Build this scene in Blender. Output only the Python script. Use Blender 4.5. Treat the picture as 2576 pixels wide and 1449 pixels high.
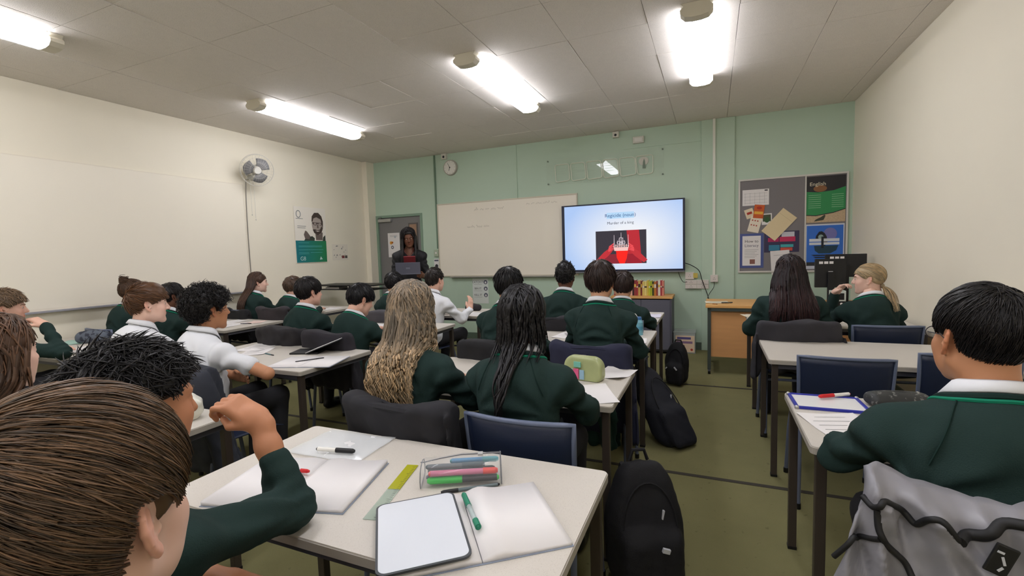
import bpy, bmesh, math, random
import numpy as np
from mathutils import Vector, Matrix

random.seed(7)
rng = np.random.default_rng(7)
SC = bpy.context.scene
COL = SC.collection
for o in list(bpy.data.objects):
    bpy.data.objects.remove(o)

# ------------------------------------------------------------------ camera
CAM_H = 1.40
YAW, PITCH, ROLL, FPX = 0.40644504, -0.07623726, -0.03100337, 1173.246
def cam_axes():
    cy, sy = math.cos(YAW), math.sin(YAW)
    f = Vector((-sy * math.cos(PITCH), cy * math.cos(PITCH), math.sin(PITCH)))
    r = Vector((cy, sy, 0)); u = r.cross(f)
    c, s = math.cos(ROLL), math.sin(ROLL)
    return c * r + s * u, -s * r + c * u, f
_r, _u, _f = cam_axes()
cam = bpy.data.cameras.new('camera')
cam.sensor_fit = 'HORIZONTAL'; cam.sensor_width = 36.0
cam.lens = FPX / 2576.0 * 36.0
cam.clip_start = 0.02; cam.clip_end = 60
camo = bpy.data.objects.new('camera', cam); COL.objects.link(camo)
camo.matrix_world = Matrix(((_r.x, _u.x, -_f.x, 0), (_r.y, _u.y, -_f.y, 0), (_r.z, _u.z, -_f.z, CAM_H), (0, 0, 0, 1)))
SC.camera = camo

# ------------------------------------------------------------------ world, exposure
wd = bpy.data.worlds.new('world'); SC.world = wd; wd.use_nodes = True
wd.node_tree.nodes['Background'].inputs[0].default_value = (0.55, 0.6, 0.68, 1)
wd.node_tree.nodes['Background'].inputs[1].default_value = 0.3
SC.view_settings.view_transform = 'Standard'
SC.view_settings.look = 'None'
SC.view_settings.gamma = 1.0
SC.view_settings.use_curve_mapping = False
SC.view_settings.exposure = 0.0
LAMP_STRENGTH = 17.5
LAMP_COLOUR = (1.0, 1.0, 1.08)

# room: x across, y towards the front wall, z up
XL, XR, YB, YF, ZC = -5.6, 1.536, -2.3, 6.76, 3.04
TZ = 0.72            # table top height

# ------------------------------------------------------------------ helpers
def lin(c):
    out = []
    for v in c[:3]:
        v = v / 255.0
        out.append(v / 12.92 if v <= 0.04045 else ((v + 0.055) / 1.055) ** 2.4)
    return (out[0], out[1], out[2], 1.0)

MATS = {}
def mat(name, rgb, rough=0.6, metal=0.0, var=0.0, vscale=8.0, bump=0.0, bscale=60.0, spec=0.5,
        emit=None, estr=0.0, alpha=1.0, trans=0.0, coat=0.0, speck=None, sheen=0.0, vcol=None, ior=1.45, stretch=None):
    if name in MATS:
        return MATS[name]
    m = bpy.data.materials.new(name); m.use_nodes = True
    nt = m.node_tree; N = nt.nodes; L = nt.links
    b = N['Principled BSDF']
    base = lin(rgb)
    b.inputs['Base Color'].default_value = base
    b.inputs['Roughness'].default_value = rough
    b.inputs['Metallic'].default_value = metal
    b.inputs['Specular IOR Level'].default_value = spec
    b.inputs['IOR'].default_value = ior
    b.inputs['Coat Weight'].default_value = coat
    b.inputs['Sheen Weight'].default_value = sheen
    if alpha < 1: b.inputs['Alpha'].default_value = alpha
    if trans: b.inputs['Transmission Weight'].default_value = trans
    tc = N.new('ShaderNodeTexCoord')
    src = tc.outputs['Object']
    if stretch:
        mp = N.new('ShaderNodeMapping'); mp.inputs['Scale'].default_value = stretch
        L.new(src, mp.inputs['Vector']); src = mp.outputs['Vector']
    col = None
    if var > 0:
        nz = N.new('ShaderNodeTexNoise'); nz.inputs['Scale'].default_value = vscale; nz.inputs['Detail'].default_value = 4
        L.new(src, nz.inputs['Vector'])
        mx = N.new('ShaderNodeMix'); mx.data_type = 'RGBA'
        lo = tuple(max(0, c * (1 - var)) for c in base[:3]) + (1,)
        hi = tuple(min(1, c * (1 + var)) for c in base[:3]) + (1,)
        mx.inputs[6].default_value = lo; mx.inputs[7].default_value = hi
        L.new(nz.outputs['Fac'], mx.inputs[0]); col = mx.outputs[2]
    if speck:
        # speck = (rgb, scale, threshold, amount)
        nz = N.new('ShaderNodeTexNoise'); nz.inputs['Scale'].default_value = speck[1]; nz.inputs['Detail'].default_value = 2
        L.new(src, nz.inputs['Vector'])
        rp = N.new('ShaderNodeValToRGB'); rp.color_ramp.elements[0].position = speck[2]; rp.color_ramp.elements[1].position = min(1, speck[2] + .06)
        rp.color_ramp.elements[1].color = (speck[3],) * 3 + (1,)
        L.new(nz.outputs['Fac'], rp.inputs[0])
        mx = N.new('ShaderNodeMix'); mx.data_type = 'RGBA'
        if col: L.new(col, mx.inputs[6])
        else: mx.inputs[6].default_value = base
        mx.inputs[7].default_value = lin(speck[0])
        L.new(rp.outputs[0], mx.inputs[0]); col = mx.outputs[2]
    if vcol:
        at = N.new('ShaderNodeAttribute'); at.attribute_name = vcol
        mx = N.new('ShaderNodeMix'); mx.data_type = 'RGBA'; mx.blend_type = 'MULTIPLY'; mx.inputs[0].default_value = 1
        if col: L.new(col, mx.inputs[6])
        else: mx.inputs[6].default_value = base
        L.new(at.outputs['Color'], mx.inputs[7]); col = mx.outputs[2]
    if col: L.new(col, b.inputs['Base Color'])
    if bump > 0:
        nz = N.new('ShaderNodeTexNoise'); nz.inputs['Scale'].default_value = bscale; nz.inputs['Detail'].default_value = 3
        L.new(src, nz.inputs['Vector'])
        bp = N.new('ShaderNodeBump'); bp.inputs['Strength'].default_value = bump; bp.inputs['Distance'].default_value = 0.01
        L.new(nz.outputs['Fac'], bp.inputs['Height']); L.new(bp.outputs['Normal'], b.inputs['Normal'])
    if emit is not None:
        b.inputs['Emission Color'].default_value = lin(emit) if max(emit) > 1.5 else tuple(emit) + (1,)
        b.inputs['Emission Strength'].default_value = estr
    MATS[name] = m
    return m

def link(o, parent=None):
    COL.objects.link(o)
    if parent is not None: o.parent = parent
    return o
def tag(o, label=None, cat=None, group=None, kind=None):
    if label: o['label'] = label
    if cat: o['category'] = cat
    if group: o['group'] = group
    if kind: o['kind'] = kind
    return o
def empty(name, loc=(0, 0, 0), rz=0, label=None, cat=None, group=None):
    o = bpy.data.objects.new(name, None); o.empty_display_size = 0.05
    o.location = loc; o.rotation_euler = (0, 0, rz)
    link(o); tag(o, label, cat, group)
    return o
def meshobj(name, verts, faces, m=None, parent=None, smooth=False, mats=None, midx=None):
    me = bpy.data.meshes.new(name)
    me.from_pydata([tuple(v) for v in verts], [], [tuple(f) for f in faces])
    for mm in (mats or ([m] if m else [])): me.materials.append(mm)
    if midx is not None: me.polygons.foreach_set('material_index', np.asarray(midx, dtype=np.int32))
    if smooth: me.polygons.foreach_set('use_smooth', np.ones(len(me.polygons), dtype=bool))
    me.update()
    return link(bpy.data.objects.new(name, me), parent)

class MB:
    """collects simple solids, builds ONE mesh"""
    def __init__(s): s.bm = bmesh.new()
    def box(s, c, d, rot=None, bevel=0.0):
        M = Matrix.Translation(c) @ (rot if rot is not None else Matrix()) @ Matrix.Diagonal((d[0], d[1], d[2], 1))
        r = bmesh.ops.create_cube(s.bm, size=1, matrix=M)
        if bevel > 0:
            es = list({e for v in r['verts'] for e in v.link_edges})
            bmesh.ops.bevel(s.bm, geom=es, offset=bevel, segments=2, affect='EDGES', profile=0.6)
        return s
    def bb(s, x0, x1, y0, y1, z0, z1, bevel=0.0):
        return s.box(((x0 + x1) / 2, (y0 + y1) / 2, (z0 + z1) / 2), (x1 - x0, y1 - y0, z1 - z0), None, bevel)
    def cyl(s, a, b, r, r2=None, seg=14, caps=True):
        a = Vector(a); b = Vector(b); d = b - a
        q = d.to_track_quat('Z', 'Y').to_matrix().to_4x4()
        bmesh.ops.create_cone(s.bm, cap_ends=caps, segments=seg, radius1=r, radius2=r if r2 is None else r2, depth=d.length,
                              matrix=Matrix.Translation((a + b) / 2) @ q)
        return s
    def sph(s, c, r, sc=(1, 1, 1), rot=None, seg=16):
        M = Matrix.Translation(c) @ (rot if rot is not None else Matrix()) @ Matrix.Diagonal((r * sc[0], r * sc[1], r * sc[2], 1))
        bmesh.ops.create_uvsphere(s.bm, u_segments=seg, v_segments=max(6, seg // 2), radius=1, matrix=M)
        return s
    def tube(s, pts, r, seg=8, closed=False, flat=None):
        v, f = tube_vf(pts, r, seg, closed)
        vs = [s.bm.verts.new(p) for p in v]
        for q in f:
            try: s.bm.faces.new([vs[i] for i in q])
            except ValueError: pass
        return s
    def prism(s, pts, z0, z1, M=None):
        """closed polygon in xy, extruded z0..z1, transformed by M"""
        M = M or Matrix()
        lo = [s.bm.verts.new(M @ Vector((p[0], p[1], z0))) for p in pts]
        hi = [s.bm.verts.new(M @ Vector((p[0], p[1], z1))) for p in pts]
        n = len(pts)
        s.bm.faces.new(lo[::-1]); s.bm.faces.new(hi)
        for i in range(n): s.bm.faces.new((lo[i], lo[(i + 1) % n], hi[(i + 1) % n], hi[i]))
        return s
    def build(s, name, m=None, parent=None, smooth=False, auto=None):
        bmesh.ops.recalc_face_normals(s.bm, faces=s.bm.faces)
        me = bpy.data.meshes.new(name); s.bm.to_mesh(me); s.bm.free()
        if m: me.materials.append(m)
        if smooth:
            me.polygons.foreach_set('use_smooth', np.ones(len(me.polygons), dtype=bool))
            try: me.set_sharp_from_angle(angle=math.radians(auto or 50))
            except Exception: pass
        return link(bpy.data.objects.new(name, me), parent)

def tube_vf(pts, r, seg=8, closed=False):
    P = np.asarray(pts, dtype=float); n = len(P)
    R = np.full(n, r) if np.isscalar(r) else np.asarray(r, dtype=float)
    if closed:
        T = np.roll(P, -1, 0) - np.roll(P, 1, 0)
    else:
        T = np.gradient(P, axis=0)
    T /= np.linalg.norm(T, axis=1)[:, None] + 1e-9
    up = np.array([0, 0, 1.0]) if abs(T[0][2]) < .9 else np.array([1.0, 0, 0])
    U = np.zeros_like(P); u = np.cross(up, T[0]); u /= np.linalg.norm(u)
    for i in range(n):
        u = u - T[i] * (u @ T[i]); u /= np.linalg.norm(u) + 1e-9; U[i] = u
    V = np.cross(T, U)
    a = np.arange(seg) * 2 * math.pi / seg
    ring = P[:, None, :] + R[:, None, None] * (np.cos(a)[None, :, None] * U[:, None, :] + np.sin(a)[None, :, None] * V[:, None, :])
    v = ring.reshape(-1, 3); f = []
    m = n if closed else n - 1
    for i in range(m):
        for j in range(seg):
            i2 = (i + 1) % n
            f.append((i * seg + j, i * seg + (j + 1) % seg, i2 * seg + (j + 1) % seg, i2 * seg + j))
    if not closed:
        f.append(tuple(range(seg))[::-1]); f.append(tuple((n - 1) * seg + j for j in range(seg)))
    return v, f

def RX(a): return Matrix.Rotation(a, 4, 'X')
def RY(a): return Matrix.Rotation(a, 4, 'Y')
def RZ(a): return Matrix.Rotation(a, 4, 'Z')
def rrect(w, h, r, n=5, cx=0, cy=0):
    pts = []
    for sx, sy, a0 in ((1, 1, 0), (-1, 1, 90), (-1, -1, 180), (1, -1, 270)):
        for k in range(n + 1):
            a = math.radians(a0 + 90 * k / n)
            pts.append((cx + sx * (w / 2 - r) + r * math.cos(a), cy + sy * (h / 2 - r) + r * math.sin(a)))
    return pts
def ellipse(cx, cy, rx, ry, n=28, a0=0, a1=360):
    return [(cx + rx * math.cos(math.radians(a0 + (a1 - a0) * k / n)), cy + ry * math.sin(math.radians(a0 + (a1 - a0) * k / n))) for k in range(n + (0 if a1 - a0 == 360 else 1))]
def text_mesh(body, size, extr=0.0006, align='CENTER', shear=0.0, space=1.0):
    cu = bpy.data.curves.new('lettering', 'FONT'); cu.body = body; cu.size = size; cu.extrude = extr; cu.align_x = align
    cu.align_y = 'CENTER'; cu.shear = shear; cu.space_character = space; cu.resolution_u = 3
    o = bpy.data.objects.new('lettering', cu); COL.objects.link(o)
    bpy.context.view_layer.update()
    dg = bpy.context.evaluated_depsgraph_get()
    me = bpy.data.meshes.new_from_object(o.evaluated_get(dg))
    bpy.data.objects.remove(o); bpy.data.curves.remove(cu)
    return me
def lettering(body, size, M, m, parent, shear=0.0, name='lettering', space=1.0):
    me = text_mesh(body, size, shear=shear, space=space); me.transform(M); me.materials.clear(); me.materials.append(m)
    return link(bpy.data.objects.new(name, me), parent)
# a plane frame for prints: u right, v up (as seen by a viewer), w towards the viewer
def frame_front(x, z, y=YF): return Matrix(((1, 0, 0, x), (0, 0, -1, y), (0, 1, 0, z), (0, 0, 0, 1)))
def frame_left(y, z, x=XL): return Matrix(((0, 0, 1, x), (1, 0, 0, y), (0, 1, 0, z), (0, 0, 0, 1)))
def flat(name, pts, w0, w1, m, parent, M):
    return MB().prism(pts, w0, w1, M).build(name, m, parent)

# ------------------------------------------------------------------ materials of the place
M_CREAM = mat('cream_paint', (242, 235, 216), 0.55, var=0.02, vscale=2.5, bump=0.03, bscale=180)
M_GREEN = mat('green_paint', (188, 210, 190), 0.5, var=0.02, vscale=3, bump=0.03, bscale=160)
M_CEIL = mat('ceiling_board', (230, 224, 216), 0.9, var=0.04, vscale=14, speck=((176, 170, 162), 190, .60, .6), bump=0.25, bscale=220)
M_CEILV = mat('ceiling_void', (70, 66, 62), 0.95)
M_CARPET = mat('olive_carpet', (130, 126, 88), 0.97, var=0.10, vscale=5, speck=((92, 86, 62), 26, .68, .45), bump=0.5, bscale=420, spec=.15)
M_TAPE = mat('carpet_joint', (58, 54, 46), 0.9)
M_WHITE = mat('white_plastic', (232, 230, 222), 0.4)
M_OFFW = mat('offwhite_plastic', (214, 212, 200), 0.45)
M_WBOARD = mat('whiteboard_enamel', (246, 239, 224), 0.28, spec=.4)
M_ALU = mat('aluminium', (186, 186, 184), 0.38, metal=.7)
M_BLACK = mat('black_plastic', (20, 20, 22), 0.45)
M_DARK = mat('dark_grey', (52, 52, 56), 0.5)
M_GREYDOOR = mat('grey_door_paint', (126, 124, 124), 0.45)
M_SKIRT = mat('skirting_green', (90, 106, 92), 0.5)
M_LAM = mat('table_laminate', (206, 200, 190), 0.42, var=0.015, vscale=5, speck=((176, 168, 156), 520, .60, .55))
M_EDGE = mat('table_edging', (168, 162, 152), 0.5, var=.05, vscale=20)
M_LEG = mat('table_leg_paint', (62, 54, 48), 0.42)
M_RAIL = mat('table_rail_paint', (74, 74, 82), 0.45)
M_NAVY = mat('navy_polyprop', (28, 38, 62), 0.42, bump=.06, bscale=300)
M_NRIM = mat('slate_rim', (98, 108, 132), 0.34)
M_CLEG = mat('slate_steel', (100, 108, 130), 0.35)
M_PAPER = mat('white_paper', (232, 229, 228), 0.75, var=.01, vscale=30)
M_INK = mat('dark_ink', (60, 58, 62), 0.7)
M_WOOD = mat('beech_laminate', (226, 172, 104), 0.45, var=.10, vscale=3, stretch=(1, 12, 12))

# ------------------------------------------------------------------ the room
def struct(o): o['kind'] = 'structure'; return o
struct(MB().bb(XL - .2, XR + .2, YB - .2, YF + .2, -.12, 0).build('floor', M_CARPET))
fl = bpy.data.objects['floor']
for (x0, x1, y) in ((XL, XR, 2.965), (XL, XR, 4.985), (XL, XR, .93)):
    MB().bb(x0, x1, y - .016, y + .016, 0, .0025).build('carpet_joint', M_TAPE, fl)
struct(MB().bb(XL - .2, XL, YB - .2, YF + .2, 0, ZC + .1).build('wall_left', M_CREAM))
struct(MB().bb(XR, XR + .2, YB - .2, YF + .2, 0, ZC + .1).build('wall_right', M_CREAM))
struct(MB().bb(XL, XR, YB - .2, YB, 0, ZC + .1).build('wall_back', M_CREAM))
# front wall with a door opening
DX0, DX1, DZ = -5.50, -4.53, 2.115
wf = MB()
wf.bb(XL, DX0, YF, YF + .2, 0, ZC + .1); wf.bb(DX1, XR, YF, YF + .2, 0, ZC + .1); wf.bb(DX0, DX1, YF, YF + .2, DZ, ZC + .1)
wall_front = struct(wf.build('wall_front', M_GREEN))
struct(MB().bb(XL, XL + .10, YF - .19, YF, 0, ZC).build('trim_1', M_CREAM))                       # boxed-in corner
struct(MB().bb(-.13, .265, YF - .028, YF, 0, ZC, .003).build('trim_2', M_GREEN))                    # shallow pier
struct(MB().bb(-2.795, -2.765, YF - .014, YF, 2.235, ZC).build('trim_3', M_GREEN))
struct(MB().bb(-4.252, -4.225, YF - .018, YF, 1.5, ZC).build('trim_4', mat('conduit_green', (112, 138, 118), .5)))
struct(MB().bb(-1.14, -.13, YF - .01, YF, 2.785, 2.803).build('trim_5', M_GREEN))
struct(MB().bb(DX1, XR, YF - .016, YF, 0, .10).build('baseboard_front', M_SKIRT))
struct(MB().bb(XL, XL + .016, YB, YF - .19, 0, .10).build('baseboard_left', M_SKIRT))
struct(MB().bb(XR - .016, XR, YB, YF, 0, .10).build('baseboard_right', M_SKIRT))
# ceiling: boards on a 0.61 m grid, each its own piece, a little uneven
ceil = struct(MB().bb(XL, XR, YB, YF, ZC + .03, ZC + .12).build('ceiling', M_CEILV))
G = .609
tile_mesh = None
xs = [1.39 - G * k for k in range(0, 13)]; ys = [1.855 + G * k for k in range(-7, 9)]
def tile(x0, x1, y0, y1):
    global tile_mesh
    full = abs(x1 - x0 - G) < .002 and abs(y1 - y0 - G) < .002
    gx, gy = .0028, .0028
    if full and tile_mesh is not None:
        o = link(bpy.data.objects.new('ceiling_tile', tile_mesh), ceil)
    else:
        o = MB().bb(-(x1 - x0) / 2 + gx / 2, (x1 - x0) / 2 - gx / 2, -(y1 - y0) / 2 + gy / 2, (y1 - y0) / 2 - gy / 2, 0, .018, .0012).build('ceiling_tile', M_CEIL, ceil)
        if full: tile_mesh = o.data
    o.location = ((x0 + x1) / 2 + random.uniform(-.0011, .0011), (y0 + y1) / 2 + random.uniform(-.0011, .0011), ZC + random.uniform(0, .003))
    o.rotation_euler = (random.gauss(0, .0022), random.gauss(0, .0022), random.gauss(0, .0007))
    return o
xe = [XR] + [x for x in xs if XL < x < XR] + [XL]
ye = [YB] + [y for y in ys if YB < y < YF] + [YF]
for i in range(len(xe) - 1):
    for j in range(len(ye) - 1):
        if xe[i] - xe[i + 1] > .02 and ye[j + 1] - ye[j] > .02:
            tile(xe[i + 1], xe[i], ye[j], ye[j + 1])

# door
door = struct(MB().bb(DX0 + .045, DX1 - .045, YF + .02, YF + .065, .008, DZ - .045).build('door_1', M_GREYDOOR))
fr = MB(); fr.bb(DX0, DX0 + .042, YF - .012, YF + .1, 0, DZ); fr.bb(DX1 - .042, DX1, YF - .012, YF + .1, 0, DZ); fr.bb(DX0 + .042, DX1 - .042, YF - .012, YF + .1, DZ - .042, DZ)
fr.build('door_frame', mat('door_frame_paint', (132, 158, 138), .45), door)
MB().bb(-4.83, -4.64, YF + .010, YF + .021, 1.28, 1.96, .002).build('vision_panel_bead', mat('bead', (98, 92, 88), .5), door)
MB().bb(-4.805, -4.665, YF + .006, YF + .014, 1.305, 1.935).build('vision_pane', mat('pane_wood_view', (168, 136, 112), .12, spec=.6), door)
cl = MB(); cl.bb(-5.44, -5.17, YF - .035, YF + .02, 2.0, 2.055, .006); cl.build('door_closer', M_ALU, door)
MB().tube([(-5.40, YF - .02, 2.062), (-5.30, YF - .12, 2.075), (-5.42, YF - .01, 2.09)], .007).build('closer_arm', M_ALU, door)
h = MB(); h.cyl((-4.66, YF + .02, 1.02), (-4.66, YF - .04, 1.02), .012); h.cyl((-4.66, YF - .04, 1.02), (-4.78, YF - .04, 1.02), .011); h.build('door_handle', M_ALU, door, True)
back_void = struct(MB().bb(DX0, DX1, YF + .1, YF + .2, 0, DZ).build('door_2', M_DARK))

# ------------------------------------------------------------------ ceiling lights
M_LAMP = mat('lamp_diffuser', (255, 250, 240), 0.4, emit=LAMP_COLOUR, estr=LAMP_STRENGTH)
M_LAMPB = mat('lamp_housing', (214, 208, 190), 0.5)
def ceiling_light(x, y0, y1, label):
    t = empty('ceiling_light', (x, (y0 + y1) / 2, ZC - .005), 0, label, 'ceiling light', 'long fluorescent battens under the ceiling')
    hl = (y1 - y0) / 2
    b = MB(); b.bb(-.085, .085, -hl + .05, hl - .05, -.03, .004); b.build('housing', M_LAMPB, t)
    prof = [(-.080, -.016), (-.102, -.036), (-.100, -.056), (-.074, -.082), (-.030, -.090), (.030, -.090), (.074, -.082), (.100, -.056), (.102, -.036), (.080, -.016)]
    v = []; f = []
    n = len(prof)
    for y in (-hl + .075, hl - .075):
        for p in prof: v.append((p[0], y, p[1]))
    for k in range(n - 1): f.append((k, k + 1, n + k + 1, n + k))
    f.append(tuple(range(n))); f.append(tuple(range(n, 2 * n))[::-1])
    f.append((0, n, 2 * n - 1, n - 1))
    meshobj('diffuser', v, f, M_LAMP, t)
    for s in (-1, 1):
        ca = MB()
        M = Matrix(((1, 0, 0, 0), (0, 0, 1, 0), (0, 1, 0, 0), (0, 0, 0, 1)))
        pr = [(p[0] * 1.03, p[1] * 1.02) for p in prof] + [(.101, .004), (-.101, .004)]
        a, c = s * (hl - .078), s * hl
        ca.prism(pr, min(a, c), max(a, c), M)
        ca.build('end_cap', M_LAMPB, t)
ceiling_light(-1.87, 3.50, 5.07, 'long lit ceiling batten nearest above the whiteboard, centre of the three front battens')
ceiling_light(-4.32, 3.48, 5.05, 'long lit ceiling batten on the left, near the wall fan')
ceiling_light(-0.10, 3.50, 5.07, 'lit ceiling batten pointing at the camera, right of the middle')
ceiling_light(-4.36, 0.38, 1.94, 'lit ceiling batten cut off by the top left edge of the photo')
for x in (-1.87, -0.10):
    ceiling_light(x, .38, 1.94, 'lit ceiling batten overhead, out of the photo above the near table')
for x in (-4.36, -1.87, -.10):
    ceiling_light(x, -2.0, -.5, 'lit ceiling batten at the back of the room behind the camera')
# ------------------------------------------------------------------ things on the front wall
def scribble(name, M, x, y, w, h, n, m, parent, seed=0, r=.0016):
    """a line of handwriting: one wandering stroke per word"""
    rr = random.Random(seed); mb = MB(); cx = x
    while cx < x + w:
        ww = rr.uniform(.5, 1.3) * h * 2.4
        pts = []; k = max(6, int(ww / (h * .22)))
        for i in range(k):
            t = i / (k - 1)
            pts.append(M @ Vector((cx + ww * t, y + (h * .34 * (1 if i % 2 else -1) * rr.uniform(.2, 1.0)) + (h * .5 if rr.random() < .15 else 0), .001)))
        mb.tube(pts, r, 4); cx += ww + h * .7
    return mb.build(name, m, parent)

M_SCRIB = mat('faded_marker', (150, 140, 130), .8)
wb = empty('whiteboard', (-3.015, YF, 1.03), 0, 'wide wall whiteboard with faint handwriting beside the screen', 'whiteboard')
def child(o, p):
    """parent without moving"""
    o.parent = p; o.matrix_parent_inverse = Matrix.Translation(p.location).inverted() if p.rotation_euler.z == 0 else p.matrix_basis.inverted()
    return o
def adopt(p, *os):
    for o in os: child(o, p)
s = MB().bb(-4.20, -1.83, YF - .022, YF, 1.045, 2.222).build('board_surface', M_WBOARD)
adopt(wb, s)
for nm, b in (('frame_bar', (-4.215, -1.815, 2.215, 2.235)), ('frame_bar', (-4.215, -1.815, 1.03, 1.05)), ('frame_bar', (-4.215, -4.198, 1.05, 2.215)), ('frame_bar', (-1.832, -1.815, 1.05, 2.215))):
    adopt(wb, MB().bb(b[0], b[1], YF - .03, YF, b[2], b[3], .003).build(nm, mat('board_frame', (214, 206, 188), .4)))
adopt(wb, MB().bb(-4.0, -2.1, YF - .075, YF - .022, 1.012, 1.03, .003).build('pen_tray', mat('tray_grey', (150, 148, 140), .4)))
Mw = frame_front(0, 0, YF - .0225)
adopt(wb, scribble('handwriting', Mw, -3.52, 2.10, .46, .05, 5, M_SCRIB, None, 1),
      scribble('handwriting', Mw, -3.66, 1.83, .34, .045, 4, M_SCRIB, None, 2),
      scribble('handwriting', Mw, -2.62, 2.13, .50, .035, 6, M_SCRIB, None, 3, .0012))

def ring(pts, wdt, m, w0, w1, M, name='card_outline'):
    n = len(pts); cx = sum(p[0] for p in pts) / n; cy = sum(p[1] for p in pts) / n
    mb = MB()
    mb.tube([M @ Vector((p[0], p[1], w0)) for p in pts], wdt, 4, closed=True)
    return mb.build(name, m)
# display screen
tv = empty('display_screen', (-1.19, YF, 1.08), 0, 'large lit display screen showing a crown slide, on the front wall', 'display')
adopt(tv, MB().bb(-2.038, -.334, YF - .095, YF - .03, 1.085, 2.054, .006).build('bezel', mat('bezel_navy', (30, 36, 62), .3)))
adopt(tv, MB().bb(-1.7, -.5, YF - .03, YF, 1.25, 1.9).build('wall_bracket', M_BLACK))
adopt(tv, MB().bb(-2.03, -.34, YF - .098, YF - .05, 1.066, 1.086, .004).build('speaker_bar', mat('bar_grey', (120, 122, 130), .35)))
def emis(name, rgb, st=1.0): return mat(name, (10, 10, 10), .5, emit=rgb, estr=st, spec=.2)
def screen_mat():
    m = mat('slide_background', (10, 10, 12), .25, emit=(228, 238, 255), estr=.92)
    nt = m.node_tree; N = nt.nodes; L = nt.links; b = N['Principled BSDF']
    tc = N.new('ShaderNodeTexCoord'); mp = N.new('ShaderNodeMapping'); mp.inputs['Location'].default_value = (1.05, 0, -2.14); mp.inputs['Scale'].default_value = (1, 0, 1.4)
    g = N.new('ShaderNodeTexGradient'); g.gradient_type = 'SPHERICAL'
    rp = N.new('ShaderNodeValToRGB')
    rp.color_ramp.elements[0].color = lin((176, 206, 252)); rp.color_ramp.elements[1].color = lin((246, 249, 255)); rp.color_ramp.elements[1].position = .75
    L.new(tc.outputs['Object'], mp.inputs[0]); L.new(mp.outputs[0], g.inputs[0]); L.new(g.outputs[1], rp.inputs[0]); L.new(rp.outputs[0], b.inputs['Emission Color'])
    return m
YS = YF - .0955
scr = MB().bb(-1.995, -.36, YS - .0008, YS + .004, 1.112, 2.034).build('slide', screen_mat()); adopt(tv, scr)
Fs = frame_front(0, 0, YS - .001)
def shot(name, pts, m, d=1): o = flat(name, pts, 0, .0004 * d, m, None, Fs); adopt(tv, o); return o
shot('picture_ground', [(-1.536, 1.195), (-.832, 1.195), (-.832, 1.66), (-1.536, 1.66)], emis('pic_dark', (58, 54, 62)))
shot('red_curtain', [(-1.10, 1.196), (-.90, 1.196), (-.91, 1.40), (-.93, 1.659), (-1.10, 1.659), (-1.08, 1.45)], emis('pic_red1', (188, 44, 54)), 2)
shot('red_shade', [(-1.45, 1.196), (-.88, 1.196), (-.98, 1.33), (-1.36, 1.33)], emis('pic_red2', (140, 40, 52)), 2)
shot('red_cloth', [(-1.25, 1.39), (-1.08, 1.39), (-1.10, 1.27), (-1.13, 1.196), (-1.20, 1.196), (-1.24, 1.28)], emis('pic_red3', (255, 38, 30)), 3)
for s in (-1, 1):
    cx = -1.178
    arm = [(.12, .175), (.19, .20), (.24, .165), (.36, .045), (.31, .01), (.19, .10)]
    shot('arm_shape', [(cx + s * p[0], 1.197 + p[1]) for p in arm], emis('pic_red4', (196, 50, 58)), 4)
    for q, (a, b_, c, d) in enumerate(((.165, .235, .095, .285), (.175, .215, .098, .250), (.18, .195, .100, .222), (.18, .178, .105, .198))):
        v = Vector((c - a, d - b_)); nrm = Vector((-v.y, v.x)).normalized() * .011
        shot('finger_shape', [(cx + s * (p.x), 1.197 + p.y) for p in (Vector((a, b_)) + nrm, Vector((c, d)) + nrm * .6, Vector((c, d)) - nrm * .6, Vector((a, b_)) - nrm)], emis('pic_red5', (236, 78, 84)), 5 + q % 2)
shot('crown_band', [(-1.272, 1.375), (-1.085, 1.375), (-1.075, 1.425), (-1.282, 1.425)], emis('pic_crown', (246, 200, 194)), 6)
for k in range(9):
    a = -1.275 + k * .0245; top = (1.60, 1.47, 1.52, 1.56, 1.63, 1.56, 1.52, 1.47, 1.60)[k]
    shot('crown_spike', [(a - .004, 1.425), (a + .006, 1.425), (a + .003, top), (a - .001, top)], emis('pic_crown2', (226, 212, 220)), 6)
    shot('crown_jewel', ellipse(a + .001, 1.44 + .012 * (k % 2), .009, .012, 10), emis('pic_crown', (246, 200, 194)), 7)
for (x, z, r) in ((-1.178, 1.53, .026), (-1.215, 1.49, .018), (-1.14, 1.49, .018), (-1.178, 1.475, .016)):
    adopt(tv, ring(ellipse(x, z, r, r * 1.2, 14), .0028, emis('pic_crown2', (226, 212, 220)), .003, 0, Fs, 'crown_scroll')) if 'ring' in globals() else None
shot('title_highlight', [(-1.375, 1.83), (-.995, 1.83), (-.995, 1.915), (-1.375, 1.915)], emis('pic_hl', (184, 218, 248)), 1)
lt = lettering('Regicide (noun)', .068, Fs @ Matrix.Translation((-1.185, 1.872, .0014)), emis('pic_title', (36, 84, 140)), None); adopt(tv, lt)
lt = lettering('Murder of a king', .055, Fs @ Matrix.Translation((-1.185, 1.766, .001)), emis('pic_text', (70, 74, 88)), None); adopt(tv, lt)

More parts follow.
